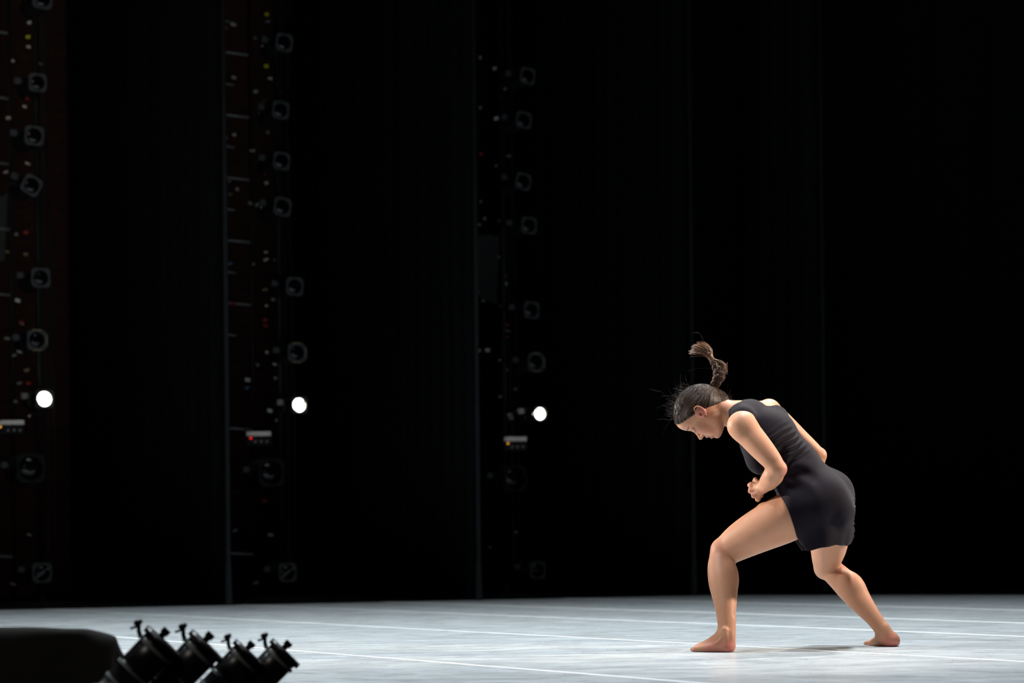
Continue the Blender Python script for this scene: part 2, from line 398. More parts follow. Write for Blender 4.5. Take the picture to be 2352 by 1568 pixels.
lowname = {'lit': 'glowing round stage light, the only lit one on the %s', 'big': 'large dark square-fronted stage light below the lit one on the %s',
           'gold': 'stage light with pale golden frame just above the lit one on the %s'}
ordn = ['topmost', 'second from top', 'third from top', 'fourth from top', 'fifth from top']
for ti, T in enumerate(TW):
    Y = T[1]; base = xyz(T, -.004)
    # ---- the tower itself
    tw = empty('light_tower', base); tag(tw, ['black lighting tower at the left edge of the picture, hung with stage lights', 'black lighting tower beside the tall brick-backed gap left of centre', 'black lighting tower between the second and third black curtains'][ti], 'lighting tower', 'lighting towers in the wings')
    pm = MB(); pm.tube([(0, 0, 0), (0, 0, 7.5)], .024, 12); pm.obj('pole', M['black_metal'], tw, True)
    bm_ = MB(); bm_.lathe([(0, .30), (.012, .30), (.02, .28), (.03, .05), (.09, .045)], ax=(0, 0, 1), seg=28); bm_.obj('base_plate', M['black_metal'], tw)
    # ladder frame behind the pole
    side = WV * -1
    lx = .42 if ti != 2 else .34
    p1 = xyz(-WV * .16 + SV * .25, 0); p2 = p1 - xyz(WV * .27, 0)
    for pp in (p1, p2): u_ = MB(); u_.tube([pp, pp + [0, 0, 7.2]], .016, 8); u_.obj('ladder_rail', M['black_metal'], tw, True)
    k = 0; z = .4
    while z < 7.1:
        rg = MB(); full = (k % 2 == 0)
        a = p1 if full else p1 * .45 + p2 * .55
        rg.tube([a + [0, 0, z], p2 + [0, 0, z + .012]], .0115 if full else .008, 8)
        vis = z > 2.3 or (k % 4 == 0)
        o = rg.obj('rung', M['steel'] if (vis and ti < 2) else M['black_metal'], tw, True); z += .276; k += 1
    # cable bundle, taped
    rr = random.Random(ti + 3)
    cb = MB()
    for c_ in range(4):
        pts = [(.05 + .02 * c_ + .02 * math.sin(z_ * 1.3 + c_ * 2), -.01 + .02 * math.sin(z_ * .9 + c_), z_) for z_ in np.arange(.05, 7.3, .22)]
        cb.tube(pts, .006, 6)
    cb.obj('cable_bundle', M['black_metal'], tw, True)
    tapes = [[(65, 85, 'yellow'), (68, 52, 'tag'), (64, 225, 'red'), (50, 740, 'red'), (66, 880, 'red'), (60, 14, 'tag'), (66, 108, 'tag'), (30, 140, 'tag'), (92, 146, 'tag'), (57, 245, 'tag'), (20, 271, 'tag'), (64, 376, 'tag'), (14, 395, 'tag'), (38, 538, 'steel'), (60, 534, 'red'), (17, 578, 'brass'), (60, 584, 'brass'), (41, 690, 'pale'), (50, 743, 'tag'), (17, 777, 'steel'), (45, 808, 'tag'), (33, 816, 'steel'), (62, 850, 'brass'), (45, 880, 'steel'), (36, 922, 'steel'), (68, 955, 'tag'), (68, 1228, 'steel'), (30, 1341, 'steel')],
             [(613, 33, 'yellow'), (612, 152, 'yellow'), (536, 56, 'tag'), (518, 64, 'brass'), (586, 87, 'steel'), (607, 107, 'tag'), (616, 50, 'steel'), (537, 178, 'tag'), (621, 180, 'tag'), (587, 210, 'tag'), (643, 212, 'steel'), (606, 233, 'steel'), (599, 262, 'brass'), (612, 259, 'red'), (613, 281, 'red'), (615, 304, 'brass'), (520, 316, 'steel'), (538, 309, 'tag'), (580, 346, 'tag'), (601, 362, 'steel'), (611, 398, 'red'), (612, 420, 'tag'), (527, 416, 'steel'), (529, 446, 'brass'), (545, 434, 'tag'), (575, 467, 'steel'), (591, 470, 'steel'), (604, 477, 'pale'), (517, 604, 'pale'), (528, 605, 'blue'), (611, 579, 'tag'), (611, 596, 'tag'), (631, 597, 'brass'), (582, 606, 'steel'), (609, 665, 'brass'), (655, 667, 'brass'), (538, 697, 'red'), (520, 702, 'brass'), (612, 702, 'tag'), (628, 688, 'steel'), (609, 735, 'red'), (610, 748, 'red'), (640, 740, 'steel'), (641, 775, 'brass'), (613, 809, 'tag'), (592, 838, 'steel'), (633, 837, 'tag'), (569, 872, 'pale'), (568, 890, 'blue'), (635, 869, 'steel'), (620, 943, 'pale'), (638, 965, 'tag'), (608, 1150, 'red'), (540, 1218, 'steel'), (622, 1228, 'steel'), (613, 1305, 'tag'), (588, 1338, 'steel')],
             [(1150, 222, 'yellow'), (1083, 136, 'pale'), (1103, 132, 'tag'), (1136, 157, 'tag'), (1150, 113, 'brass'), (1161, 204, 'tag'), (1103, 247, 'steel'), (1084, 291, 'steel'), (1140, 272, 'pale'), (1162, 294, 'tag'), (1087, 359, 'tag'), (1105, 354, 'red'), (1140, 381, 'steel'), (1170, 358, 'steel'), (1152, 411, 'brass'), (1104, 463, 'steel'), (1113, 502, 'tag'), (1101, 516, 'brass'), (1148, 507, 'brass'), (1169, 525, 'steel'), (1157, 583, 'tag'), (1148, 590, 'steel'), (1163, 633, 'tag'), (1160, 651, 'pale'), (1094, 671, 'pale'), (1110, 690, 'steel'), (1151, 702, 'steel'), (1200, 714, 'tag'), (1163, 746, 'red'), (1168, 760, 'brass'), (1163, 775, 'red'), (1089, 733, 'steel'), (1099, 806, 'tag'), (1120, 804, 'pale'), (1148, 827, 'steel'), (1162, 850, 'steel'), (1097, 875, 'tag'), (1149, 911, 'steel'), (1172, 952, 'pale'), (1174, 960, 'pale'), (1170, 1003, 'steel'), (1183, 893, 'brass'), (1160, 1133, 'tag'), (1184, 1222, 'steel'), (1125, 1257, 'brass')]][ti]
    # small fittings on the cable runs: each a bracketed clip sitting on an arm from the ladder frame
    for q, (px, py, mk) in enumerate(tapes):
        c = P(px, py, Y + .02) - base; m_ = MB(); L_ = rr.uniform(.018, .045); H_ = rr.uniform(.012, .022)
        if mk in ('yellow', 'red'): L_, H_ = .035, .022
        if mk == 'pale' : L_ = .04; H_ = .028
        R = np.array(Matrix.Rotation(rr.uniform(-.4, .4), 3, 'Y'))
        m_.box(c, (L_, .03, H_), R); m_.box(c + [0, .03, 0], (L_ * .5, .04, H_ * .6), R)
        o = m_.obj('cable_tape' if mk in ('yellow', 'red', 'blue') else 'pipe_clip', M[mk], tw)
    # white topped control box with its indicator
    bx = [(28, 970, 57), (595, 996, 56), (1184, 1008, 52)][ti]
    cbx = empty('control_box', P(bx[0], bx[1] + 14, Y - .05)); tag(cbx, ['wide white-topped control box below the lit lamp on the leftmost tower', 'white-topped control box with red indicator on the middle tower', 'white-topped control box with amber indicator on the right tower'][ti], 'control box', 'control boxes on the towers')
    bl = np.array(cbx.location); spot('box_fill', tuple(bl + [0.05, -.25, .55]), tuple(bl + [0, 0, .03]), 2.2, 24, (1, .95, .9), .5, .03)  # added spot that brightens the white strip, no lamp hangs there
    sc_ = Y / FPX; W_ = bx[2] * sc_
    m_ = MB(); m_.box((0, .06, -.012), (W_, .14, .075)); m_.obj('case', M['black_metal'], cbx)
    m_ = MB(); m_.box((0, -.012, 14 * sc_), (W_, .012, 10 * sc_)); m_.obj('front_strip', M['pale'], cbx)['label'] = 'white strip along the top edge'
    m_ = MB(); m_.lathe([(0, .005), (.006, .009), (.014, .009)], (-W_ * .33 if ti else -W_ * .46, -.024, 4 * sc_), seg=10); m_.obj('indicator', M['led_amber' if ti != 1 else 'led_red'], cbx)['label'] = ['amber light', 'red light', 'amber light'][ti]
    for q in range(3): m_ = MB(); m_.box((-W_ * .15 + q * W_ * .24, -.016, -4 * sc_), (.014, .01, .018)); m_.obj('knob', M['steel'], cbx)
    # stage lights
    for li, (kind, px, py, size, tl) in enumerate(specs[ti]):
        if kind in lowname: lb = lowname[kind] % tname[ti]
        elif li == 8: lb = ('speckled square stage light lowest on the %s' if kind == 'square' else 'small square stage light with round lens lowest on the %s') % tname[ti]
        else: lb = 'dark grey square-framed stage light, %s on the %s' % (ordn[li], tname[ti])
        lo = place_light(kind, px, py, Y - .22, size, lb, tl, 0, 'stage lights on the %s' % tname[ti])
# arms that carry the lights from each pole
    for li, (kind, px, py, size, tl) in enumerate(specs[ti]):
        c = P(px, py, Y - .22) - base; wq = size * .6 + .055; q = c + np.array([-math.cos(YAW) * wq - math.sin(YAW) * .14, -math.sin(YAW) * wq + math.cos(YAW) * .14, .03]); m_ = MB()
        m_.tube([(0, 0, q[2]), (q[0], q[1], q[2])], .011, 8); m_.obj('side_arm', M['black_metal'], tw, True)
# boards and labels hanging in the wings
def board(px0, py0, px1, py1, Y, label, skew=0):
    a = P(px0, py0, Y); b_ = P(px1, py1, Y); e = empty('hanging_board', ((a[0] + b_[0]) / 2, Y, b_[2]))
    hW, hH = (b_[0] - a[0]) / 2, a[2] - b_[2]
    v = []
    for y in (0, .02): v += [(-hW, y, skew), (hW * .78, y, 0), (hW, y, hH), (-hW, y, hH)]
    mesh_obj('panel', v, [(0, 1, 2, 3), (7, 6, 5, 4), (0, 4, 5, 1), (1, 5, 6, 2), (2, 6, 7, 3), (3, 7, 4, 0)], M['grey_board'], e)
    m_ = MB(); m_.tube([(-hW * .7, .01, hH), (-hW * .7, .01, hH + 2.8)], .004, 6); m_.tube([(hW * .7, .01, hH), (hW * .7, .01, hH + 2.8)], .004, 6); m_.obj('hanging_wire', M['black_metal'], e)
    m_ = MB()
    for x in (-.7, .7): m_.tube([(x * hW - .02, -.006, hH - .012), (x * hW + .02, -.006, hH - .012)], .008, 6)
    m_.obj('hook', M['black_metal'], e); tag(e, label, 'board', 'grey boards in the wings'); return e
board(1086, 540, 1148, 700, TW[2][1] + .6, 'dull grey rectangular board hanging behind the right light tower', .12)
board(-60, 445, 19, 600, TW[0][1] + .6, 'dull grey board cut by the left edge of the picture')

# ------------------------------------------------------------------ foreground: pipe with four lanterns, draped case
def foreground():
    zr = -.03
    rail = empty('pipe_rail', (-.85, 6.55, -1.0)); tag(rail, 'black pipe rail in front of the stage carrying the foreground lanterns', 'rail')
    m_ = MB(); m_.tube([(-.13, 0, .92), (.34, 0, .92)], .022, 12); m_.obj('crossbar', M['fore_metal'], rail, True)
    for x in (-.10, .31):
        m_ = MB(); m_.tube([(x, 0, 0), (x, 0, .92)], .022, 12); m_.lathe([(0, .16), (.015, .16), (.02, .03)], (x, 0, 0), (0, 0, 1), 20); m_.obj('post', M['fore_metal'], rail, True)
    # a lantern: axis local +X = beam direction, origin at centre of lens end
    t = empty('lantern', (0, 0, 0)); r = .046
    b = MB(); b.lathe([(-.36, .02), (-.35, .042), (-.30, .056), (-.20, .056), (-.185, .050), (-.18, .044), (-.10, .043), (-.098, .0455), (-.0, .0455), (0, .040), (-.02, .038)], ax=(1, 0, 0), seg=32)
    b.obj('housing', M['fore_metal'], t, True)
    for x0, wd, rr_ in ((-.150, .007, .0475), (-.105, .006, .050), (-.030, .009, .0505)):
        b = MB(); b.lathe([(x0, rr_ - .006), (x0, rr_), (x0 + wd, rr_), (x0 + wd, rr_ - .006)], ax=(1, 0, 0), seg=32)
        o = b.obj('barrel_band', M['band_metal'], t); o['label'] = 'pale ring around the barrel'
    b = MB()
    # front colour-frame holder: square-ish plate on the beam end
    b.box((.0, 0, 0), (.014, .108, .108)); 
    fh = MB(); n = 24
    fh.lathe([(-.010, .051), (-.010, .054), (.006, .054), (.006, .044)], ax=(1, 0, 0), seg=32); fh.obj('frame_holder', M['fore_metal'], t, True)
    k = MB(); k.tube([(-.028, 0, .046), (-.020, 0, .060), (-.008, 0, .072)], [.006, .0055, .005], 8); k.lathe([(0, .004), (.004, .011), (.012, .012), (.016, .006)], (-.008, 0, .068), (.3, 0, 1), 14)
    k.box((-.020, 0, .074), (.022, .012, .006), np.array(Matrix.Rotation(.5, 3, 'Y'))); k.obj('focus_knob', M['fore_metal'], t, True)
    k = MB(); k.box((.010, 0, .012), (.022, .020, .016)); k.box((.024, 0, .012), (.014, .028, .022)); k.obj('frame_latch', M['fore_metal'], t)
    y = MB()
    for s_ in (-1, 1): y.box((-.17, s_ * .062, -.05), (.028, .004, .13))
    y.box((-.17, 0, -.116), (.028, .128, .005)); y.tube([(-.17, 0, -.118), (-.17, 0, -.15)], .012, 8); y.obj('yoke', M['fore_metal'], t)
    y = MB(); y.lathe([(0, .010), (.008, .012), (.016, .012)], (-.17, -.066, 0), (0, -1, 0), 12); y.obj('yoke_knob', M['band_metal'], t, True)
    fl = [(373, 1474, 6.35, -.80, 1.10), (474, 1483, 6.42, -.78, 1.10), (571, 1500, 6.55, -.80, .98), (655, 1499, 6.62, -.78, 1.0)]
    names = ['leftmost of the four angled black lanterns in the foreground, beside the draped case', 'second from left of the four angled black lanterns in the foreground',
             'third from left of the four angled black lanterns in the foreground', 'rightmost of the four angled black lanterns in the foreground']
    for i, (px, py, Y, an, s_) in enumerate(fl):
        o = t if i == 0 else copy_tree(t)
        o.location = P(px, py, Y); o.rotation_euler = (0, an, math.radians(6)); o.scale = (s_,) * 3
        tag(o, names[i], 'stage light', 'angled lanterns in the foreground')
        # its hook clamp belongs to the rail
        p = np.array(o.location); 
    return
foreground()
def draped_case():
    t = empty('draped_case', (-1.62, 6.5, -1.0)); tag(t, 'large case under a crumpled black cloth in the lower left corner', 'case')
    m_ = MB(); m_.box((-.45, .2, .55), (1.1, .3, 1.08)); m_.obj('case_body', M['deck'], t)
    # cloth: draped over the case, top outline slumps to a corner at right
    prof = [(-60, 1440), (0, 1440), (80, 1439), (150, 1443.5), (175, 1443), (200, 1443.5), (215, 1447), (262, 1458), (266, 1463), (272, 1482), (282, 1502), (297, 1522), (306, 1545), (318, 1575), (332, 1640), (350, 1760)]
    Y0 = 6.45; v = []; f = []; base = np.array([-1.62, 6.5, -1.0]); D = 15; n = len(prof)
    left = [(-500, 1455), (-300, 1446), (-180, 1442)]; prof = left + prof; n = len(prof)
    rnd = random.Random(5)
    # rows go from the back, over the top, down the front
    for j in range(D + 26):
        for i, (px, py) in enumerate(prof):
            q = P(px, py + (10 * (1 - j / D) if j <= D else 0), Y0 + (.42 * (1 - j / D) if j <= D else 0)); q[1] = Y0
            if j <= D: dy = .42 * (1 - j / D) ; dz = -.008 * math.sin(j / D * PI) ** 2
            else:
                k = (j - D) / 26; dy = -.05 * math.sin(min(k * 6, PI / 2)) - .10 * k + .018 * math.sin(i * 1.15 + k * 4) * k ** .5 * 2; dz = -k * 1.0 * (q[2] + 1.0) 
            v.append(np.array([q[0] + .006 * math.sin(j * .8 + i) * (j > D), q[1] + dy, max(q[2] + dz, -.995)]) - base)
    for j in range(D + 25):
        for i in range(n - 1):
            k = j * n + i; f.append((k, k + 1, k + n + 1, k + n))
    o = mesh_obj('cover_cloth', v, f, M['cover'], t, True)
    so = o.modifiers.new('t', 'SOLIDIFY'); so.thickness = .004; so.offset = 0
    ss = o.modifiers.new('s', 'SUBSURF'); ss.levels = 2; ss.render_levels = 2
draped_case()
#@@DANCER
# ------------------------------------------------------------------ the dancer: one continuous body grown from a distance field
Y0 = 9.65
def V(px, py, dy=0.0): return P(px, py, Y0 + dy)
def smin(a, b, k):
    if k <= 0: return np.minimum(a, b)
    h = np.maximum(k - np.abs(a - b), 0) / k; return np.minimum(a, b) - h * h * k * .25
def smax(a, b, k): return -smin(-a, -b, k)
def _n(v): v = np.array(v, float); return v / np.linalg.norm(v)
class Cap:
    """tapered capsule; r = radius or (lateral, deep) pair; lat = lateral direction"""
    def __init__(s, A, B, ra, rb=None, lat=None, k=.02, sub=False):
        s.A, s.B = np.array(A, float), np.array(B, float); rb = ra if rb is None else rb
        s.ra = np.array(ra if isinstance(ra, tuple) else (ra, ra), float); s.rb = np.array(rb if isinstance(rb, tuple) else (rb, rb), float)
        s.lat = None if lat is None else np.array(lat, float); s.k = k; s.sub = sub
        s.c = (s.A + s.B) / 2; s.R = np.linalg.norm(s.B - s.A) / 2 + max(s.ra.max(), s.rb.max())
    def grow(s, g): return Cap(s.A, s.B, tuple(s.ra + g), tuple(s.rb + g), s.lat, s.k, s.sub)
    def d(s, p):
        AB = s.B - s.A; L2_ = AB @ AB
        t = np.clip(((p - s.A) @ AB) / (L2_ + 1e-12), 0, 1)
        ts = t * t * (3 - 2 * t) if s.lat is not None else t
        q = p - s.A - t[:, None] * AB
        a = s.ra[0] + (s.rb[0] - s.ra[0]) * ts
        if s.lat is None: return np.sqrt((q * q).sum(1)) - a
        b = s.ra[1] + (s.rb[1] - s.ra[1]) * ts
        ax = _n(AB) if L2_ > 1e-10 else _n(np.cross(s.lat, [0, .3, 1]))
        lt = _n(s.lat - ax * (s.lat @ ax)); dp = np.cross(ax, lt); m = np.minimum(a, b)
        u = q @ lt; v = q @ dp; w_ = q @ ax
        k0 = np.sqrt((u / a) ** 2 + (v / b) ** 2 + (w_ / m) ** 2); k1 = np.sqrt((u / a ** 2) ** 2 + (v / b ** 2) ** 2 + (w_ / m ** 2) ** 2)
        return k0 * (k0 - 1) / (k1 + 1e-9)
class Chain:
    """smooth limb: spline centre line with varying (lateral, deep) radius"""
    def __init__(s, pts, rad, k=.02, n=9):
        c = np.array(pts, float); r = np.array([x if isinstance(x, tuple) else (x, x) for x in rad], float); m = len(c) - 1
        P_, R_ = [], []
        for i in range(m * n + 1):
            t = i / n; a = min(int(t), m - 1); f = t - a
            for src, dst in ((c, P_), (r, R_)):
                p0 = src[a - 1] if a > 0 else 2 * src[0] - src[1]; p1 = src[a]; p2 = src[a + 1]; p3 = src[a + 2] if a + 2 <= m else 2 * src[m] - src[m - 1]
                dst.append(.5 * ((2 * p1) + (-p0 + p2) * f + (2 * p0 - 5 * p1 + 4 * p2 - p3) * f * f + (-p0 + 3 * p1 - 3 * p2 + p3) * f ** 3))
        s.P = np.array(P_); s.r = np.array(R_)[:, 0]; s.k = k; s.sub = False
        s.c = (s.P.max(0) + s.P.min(0)) / 2; s.R = np.linalg.norm(s.P - s.c, axis=1).max() + s.r.max(); s.args = (pts, rad, k, n)
    def grow(s, g): return Chain(s.args[0], [x + g for x in s.args[1]], s.args[2], s.args[3])
    def d(s, p):
        out = None; cc = p.mean(0); rad = np.linalg.norm(p - cc, axis=1).max()
        dm = np.linalg.norm((s.P[1:] + s.P[:-1]) / 2 - cc, axis=1); hl = np.linalg.norm(s.P[1:] - s.P[:-1], axis=1) / 2
        keep = (dm - np.maximum(s.r[1:], s.r[:-1]) - hl - rad) <= (dm - np.minimum(s.r[1:], s.r[:-1]) + hl + rad).min()
        for i in np.nonzero(keep)[0]:
            A = s.P[i]; AB = s.P[i + 1] - A; t = np.clip(((p - A) @ AB) / (AB @ AB), 0, 1); q = p - A - t[:, None] * AB
            d = np.sqrt((q * q).sum(1)) - (s.r[i] + (s.r[i + 1] - s.r[i]) * t); out = d if out is None else np.minimum(out, d)
        return out
class Ell:
    def __init__(s, c, r, ax=None, k=.02, sub=False):
        s.c = np.array(c, float); s.r = np.array(r, float); s.k = k; s.sub = sub; s.R = max(r)
        s.M = np.eye(3) if ax is None else np.array(ax, float)
    def grow(s, g): return Ell(s.c, s.r + g, s.M, s.k, s.sub)
    def d(s, p):
        q = (p - s.c) @ s.M.T; k0 = np.sqrt(((q / s.r) ** 2).sum(1)); k1 = np.sqrt(((q / s.r ** 2) ** 2).sum(1))
        return k0 * (k0 - 1) / (k1 + 1e-9)
def field(prims, p, tc=None, tr=0):
    out = np.full(len(p), .08)
    for q in prims:
        if tc is not None and np.linalg.norm(q.c - tc) - q.R - tr > .05: continue
        d = q.d(p)
        out = smax(out, -d, q.k) if q.sub else smin(out, d, q.k)
    return out
def grid_mesh(fn, xs, ys, zs, T=14):
    """sparse evaluation over a rectilinear grid, then surface nets"""
    nx, ny, nz = len(xs), len(ys), len(zs); F = np.full((nx, ny, nz), .08, np.float32)
    for i in range(0, nx, T):
        for j in range(0, ny, T):
            for k in range(0, nz, T):
                X, Y, Z = xs[i:i + T], ys[j:j + T], zs[k:k + T]
                c = np.array([[X.mean(), Y.mean(), Z.mean()]]); rad = np.linalg.norm([X[-1] - X[0], Y[-1] - Y[0], Z[-1] - Z[0]]) / 2 + .004
                d0 = fn(c, c[0], rad)[0]
                if abs(d0) > rad * 1.3 + .016: F[i:i + T, j:j + T, k:k + T] = d0; continue
                g = np.stack(np.meshgrid(X, Y, Z, indexing='ij'), -1).reshape(-1, 3)
                F[i:i + T, j:j + T, k:k + T] = fn(g, c[0], rad).reshape(len(X), len(Y), len(Z))
    S = F < 0
    cnt = np.zeros((nx - 1, ny - 1, nz - 1), np.int8)
    for a in (0, 1):
        for b in (0, 1):
            for c in (0, 1): cnt += S[a:nx - 1 + a, b:ny - 1 + b, c:nz - 1 + c]
    act = (cnt > 0) & (cnt < 8); idx = np.argwhere(act); ID = np.full(act.shape, -1, np.int32); ID[act] = np.arange(len(idx))
    pos = np.zeros((len(idx), 3)); num = np.zeros(len(idx)); I, J, K = idx.T
    cor = [(a, b, c) for a in (0, 1) for b in (0, 1) for c in (0, 1)]
    for a in cor:
        for ax in range(3):
            if a[ax]: continue
            b = list(a); b[ax] = 1
            fa = F[I + a[0], J + a[1], K + a[2]]; fb = F[I + b[0], J + b[1], K + b[2]]; m = (fa < 0) != (fb < 0)
            t = np.where(m, fa / np.where(m, fa - fb, 1), 0)
            pa = np.stack([xs[I + a[0]], ys[J + a[1]], zs[K + a[2]]], 1); pb = np.stack([xs[I + b[0]], ys[J + b[1]], zs[K + b[2]]], 1)
            pos += np.where(m[:, None], pa + t[:, None] * (pb - pa), 0); num += m
    pos /= num[:, None]; faces = []
    for ax in range(3):
        sl = [slice(0, n - 1) for n in (nx, ny, nz)]
        o1, o2 = [(1, 2), (2, 0), (0, 1)][ax]
        A = S[tuple(slice(0, n - 1) for n in (nx, ny, nz))]
        sh = [slice(0, n - 1) for n in (nx, ny, nz)]; sh[ax] = slice(1, (nx, ny, nz)[ax]); B = S[tuple(sh)]
        e = np.argwhere(A != B); e = e[(e[:, o1] > 0) & (e[:, o2] > 0)]
        flip = A[tuple(e.T)]
        q = []
        for d1, d2 in ((0, 0), (-1, 0), (-1, -1), (0, -1)):
            c = e.copy(); c[:, o1] += d1; c[:, o2] += d2; q.append(ID[tuple(c.T)])
        q = np.stack(q, 1); q = q[(q >= 0).all(1)] if (q < 0).any() else q
        q = np.where(flip[:len(q), None], q, q[:, ::-1]); faces.append(q)
    Fq = np.concatenate(faces)
    # gentle relaxation
    E_ = np.concatenate([Fq[:, [0, 1]], Fq[:, [1, 2]], Fq[:, [2, 3]], Fq[:, [3, 0]]])
    deg = np.bincount(E_.ravel(), minlength=len(pos)).astype(float)
    for it in range(3):
        for lam in (.5, -.3):
            acc = np.stack([np.bincount(E_[:, 0], pos[E_[:, 1], c], len(pos)) + np.bincount(E_[:, 1], pos[E_[:, 0], c], len(pos)) for c in range(3)], 1)
            pos = pos + lam * (acc / deg[:, None] - pos)
    return pos, Fq
def np_mesh(name, pos, F4, m, parent):
    me = bpy.data.meshes.new(name); me.vertices.add(len(pos)); me.vertices.foreach_set('co', pos.astype(np.float32).ravel())
    me.loops.add(F4.size); me.loops.foreach_set('vertex_index', F4.astype(np.int32).ravel())
    me.polygons.add(len(F4)); me.polygons.foreach_set('loop_start', np.arange(0, F4.size, 4, dtype=np.int32)); me.polygons.foreach_set('loop_total', np.full(len(F4), 4, np.int32))
    me.update(calc_edges=True); me.polygons.foreach_set('use_smooth', [True] * len(F4)); me.materials.append(m); me.validate()
    o = bpy.data.objects.new(name, me); COL.objects.link(o); o.parent = parent; return o
def axis(*segs):
    out = [segs[0]]
    d0 = segs[0]
    step = .0034; x = segs[0][0]
    return x
def varaxis(lo, hi, f0, f1, fine, coarse):
    a = [lo]
    while a[-1] < hi: a.append(a[-1] + (fine if f0 <= a[-1] <= f1 else coarse))
    return np.array(a)

# lateral axes (near side -> far side)
LAT_S = _n([.105, .30, .045]); LAT_H = _n([.08, .17, .03]); YA = np.array([0, 1.0, 0])
px = 1 / 560.0
def make_prims():
    B = []
    c = B.append
    # --- torso
    torso = [
        Cap(V(1724, 962, .0), V(1765, 1006, .0), (.115, .066), (.135, .100), LAT_S, .03),
        Cap(V(1765, 1006, .0), V(1816, 1068, .0), (.135, .100), (.108, .090), LAT_S, .03),
        Cap(V(1816, 1068, .0), V(1868, 1138, .0), (.108, .092), (.150, .112), LAT_H, .04),
        Ell(V(1752, 1056, -.062), (.052, .052, .052), k=.035), Ell(V(1760, 1050, .075), (.052,) * 3, k=.035),
        Ell(V(1768, 960, .085), (.062, .055, .046), k=.03), Ell(V(1752, 978, -.055), (.06, .055, .045), k=.03),
        Ell(V(1893, 1150, -.068), (.088, .088, .092), k=.04), Ell(V(1906, 1138, .080), (.088, .088, .092), k=.04),
        Cap(V(1700, 958, .0), V(1712, 957, -.115), .050, .036, None, .03), Cap(V(1705, 956, .0), V(1766, 940, .13), .053, .040, None, .03)]
    for t in torso: c(t)
    # --- neck and head
    c(Chain([V(1632, 935, .0), V(1652, 940, .0), V(1678, 949, .0), V(1706, 958, .0)], [.046, .0490, .0515, .057], .03))
    U_ = _n([-.94, 0, .34]); F_ = _n([-.34, 0, -.94]); HM = np.array([F_, YA, U_])
    D1 = _n([-.69, 0, -.72]); D2 = _n([-.72, 0, .69]); CM = np.array([D1, YA, D2])
    c(Ell(V(1603, 936, 0), (.0985, .0745, .0855), CM, .012))
    c(Ell(V(1573, 965, 0), (.036, .052, .036), HM, .03))                       # forehead
    c(Ell(V(1619, 965, 0), (.058, .058, .066), HM, .022))                        # mid face
    for s_ in (-1, 1):
        c(Cap(V(1639, 958, .041 * s_), V(1649, 986, .016 * s_), .020, .016, None, .03))   # jaw
        c(Ell(V(1611, 981, .036 * s_), (.022, .020, .024), HM, .018))            # cheekbone
        c(Ell(V(1624, 985, .026 * s_), (.020, .020, .024), HM, .018))
        c(Cap(V(1581, 981.5, .010 * s_), V(1584, 973, .044 * s_), .0080, .007, None, .010))   # brow ridge
    c(Ell(V(1634, 985.5, 0), (.0285, .030, .030), HM, .014))                        # muzzle
    c(Ell(V(1648, 995.5, 0), (.020, .019, .016), HM, .010))                       # chin
    for s_ in (-1, 1):
        c(Ell(V(1592.5, 990, .033 * s_), (.010, .015, .009), HM, .012, True))    # socket
        c(Ell(V(1594.3, 984.0, .031 * s_), (.0122, .0135, .0115), HM, .002)); c(Cap(V(1598.6, 989.8, .022 * s_), V(1598.8, 985.5, .043 * s_), .0012, .0012, None, .002, True)); c(Cap(V(1589.6, 989.2, .024 * s_), V(1590.6, 984.5, .043 * s_), .0011, .0011, None, .002, True))       # lid over the eyeball
    c(Cap(V(1595, 985.5, 0), V(1608.7, 1003.3, 0), (.0062, .0085), (.0085, .0078), YA, .009))  # nose bridge
    c(Ell(V(1609.8, 1004.0, 0), (.0105, .0095, .0090), HM, .005))                   # nose tip
    for s_ in (-1, 1):
        c(Ell(V(1613.5, 999.5, .0105 * s_), (.0085, .0062, .0078), HM, .004))       # wings
        c(Ell(V(1616.0, 1003.8, .0060 * s_), (.0052, .0030, .0034), HM, .002, True))
    c(Ell(V(1624.5, 999.8, 0), (.0105, .021, .0085), HM, .007)); c(Ell(V(1635.2, 1001.4, 0), (.0110, .018, .0078), HM, .006))
    c(Cap(V(1630.2, 1006.5, -.021), V(1630.2, 1006.5, .021), .0028, .0028, None, .002, True))
    c(Cap(V(1630.0, 1001.5, -.024), V(1630.0, 1001.5, -.014), .0030, .0020, None, .003, True))
    # ears: rim, inner fold, lobe
    for s_ in (-1, 1):
        L = .074 * s_
        pts = [(1604, 955), (1597.5, 948), (1594.5, 940), (1597, 934.5), (1603.5, 932.6), (1611, 935.5), (1617, 941.5), (1621, 949), (1622, 955), (1619.5, 959)]
        offs = [.000, .004, .009, .013, .016, .018, .018, .014, .008, .003]
        c(Ell(V(1608.5, 945.5, L * .985 + .002 * s_), (.0215, .0105, .0265), np.array([_n([.6, 0, .8]), YA, _n([-.55, 0, .85])]) if 0 else np.array([_n([.80, 0, .60]), YA, _n([-.60, 0, .80])]), .005))
        c(Chain([V(*q_, L + o_ * s_ * .72) for q_, o_ in zip(pts, offs)], [.0030] * 9 + [.0040], .003, 3))
        inner = [(1603, 942), (1608.5, 940.5), (1613.5, 945), (1615, 951)]
        c(Chain([V(*q_, L + .0085 * s_) for q_ in inner], [.0024] * 4, .003, 3))
        c(Ell(V(1609.6, 949.8, L + .010 * s_), (.0058, .0095, .0075), None, .003, True)); c(Cap(V(1600, 939, L + .016 * s_), V(1616, 939.5, L + .020 * s_), .0042, .0036, None, .003, True))
        c(Ell(V(1619, 957.5, L + .004 * s_), (.0055, .0045, .0060), None, .003))
    # --- near arm
    c(Chain([V(1704, 976, -.145), V(1720, 996, -.160), V(1746, 1026, -.183), V(1770, 1054, -.203), V(1786, 1075, -.213)], [.054, .0535, .0490, .0415, .0330], .022))
    c(Ell(V(1704, 979, -.155), (.052, .046, .050), None, .03))
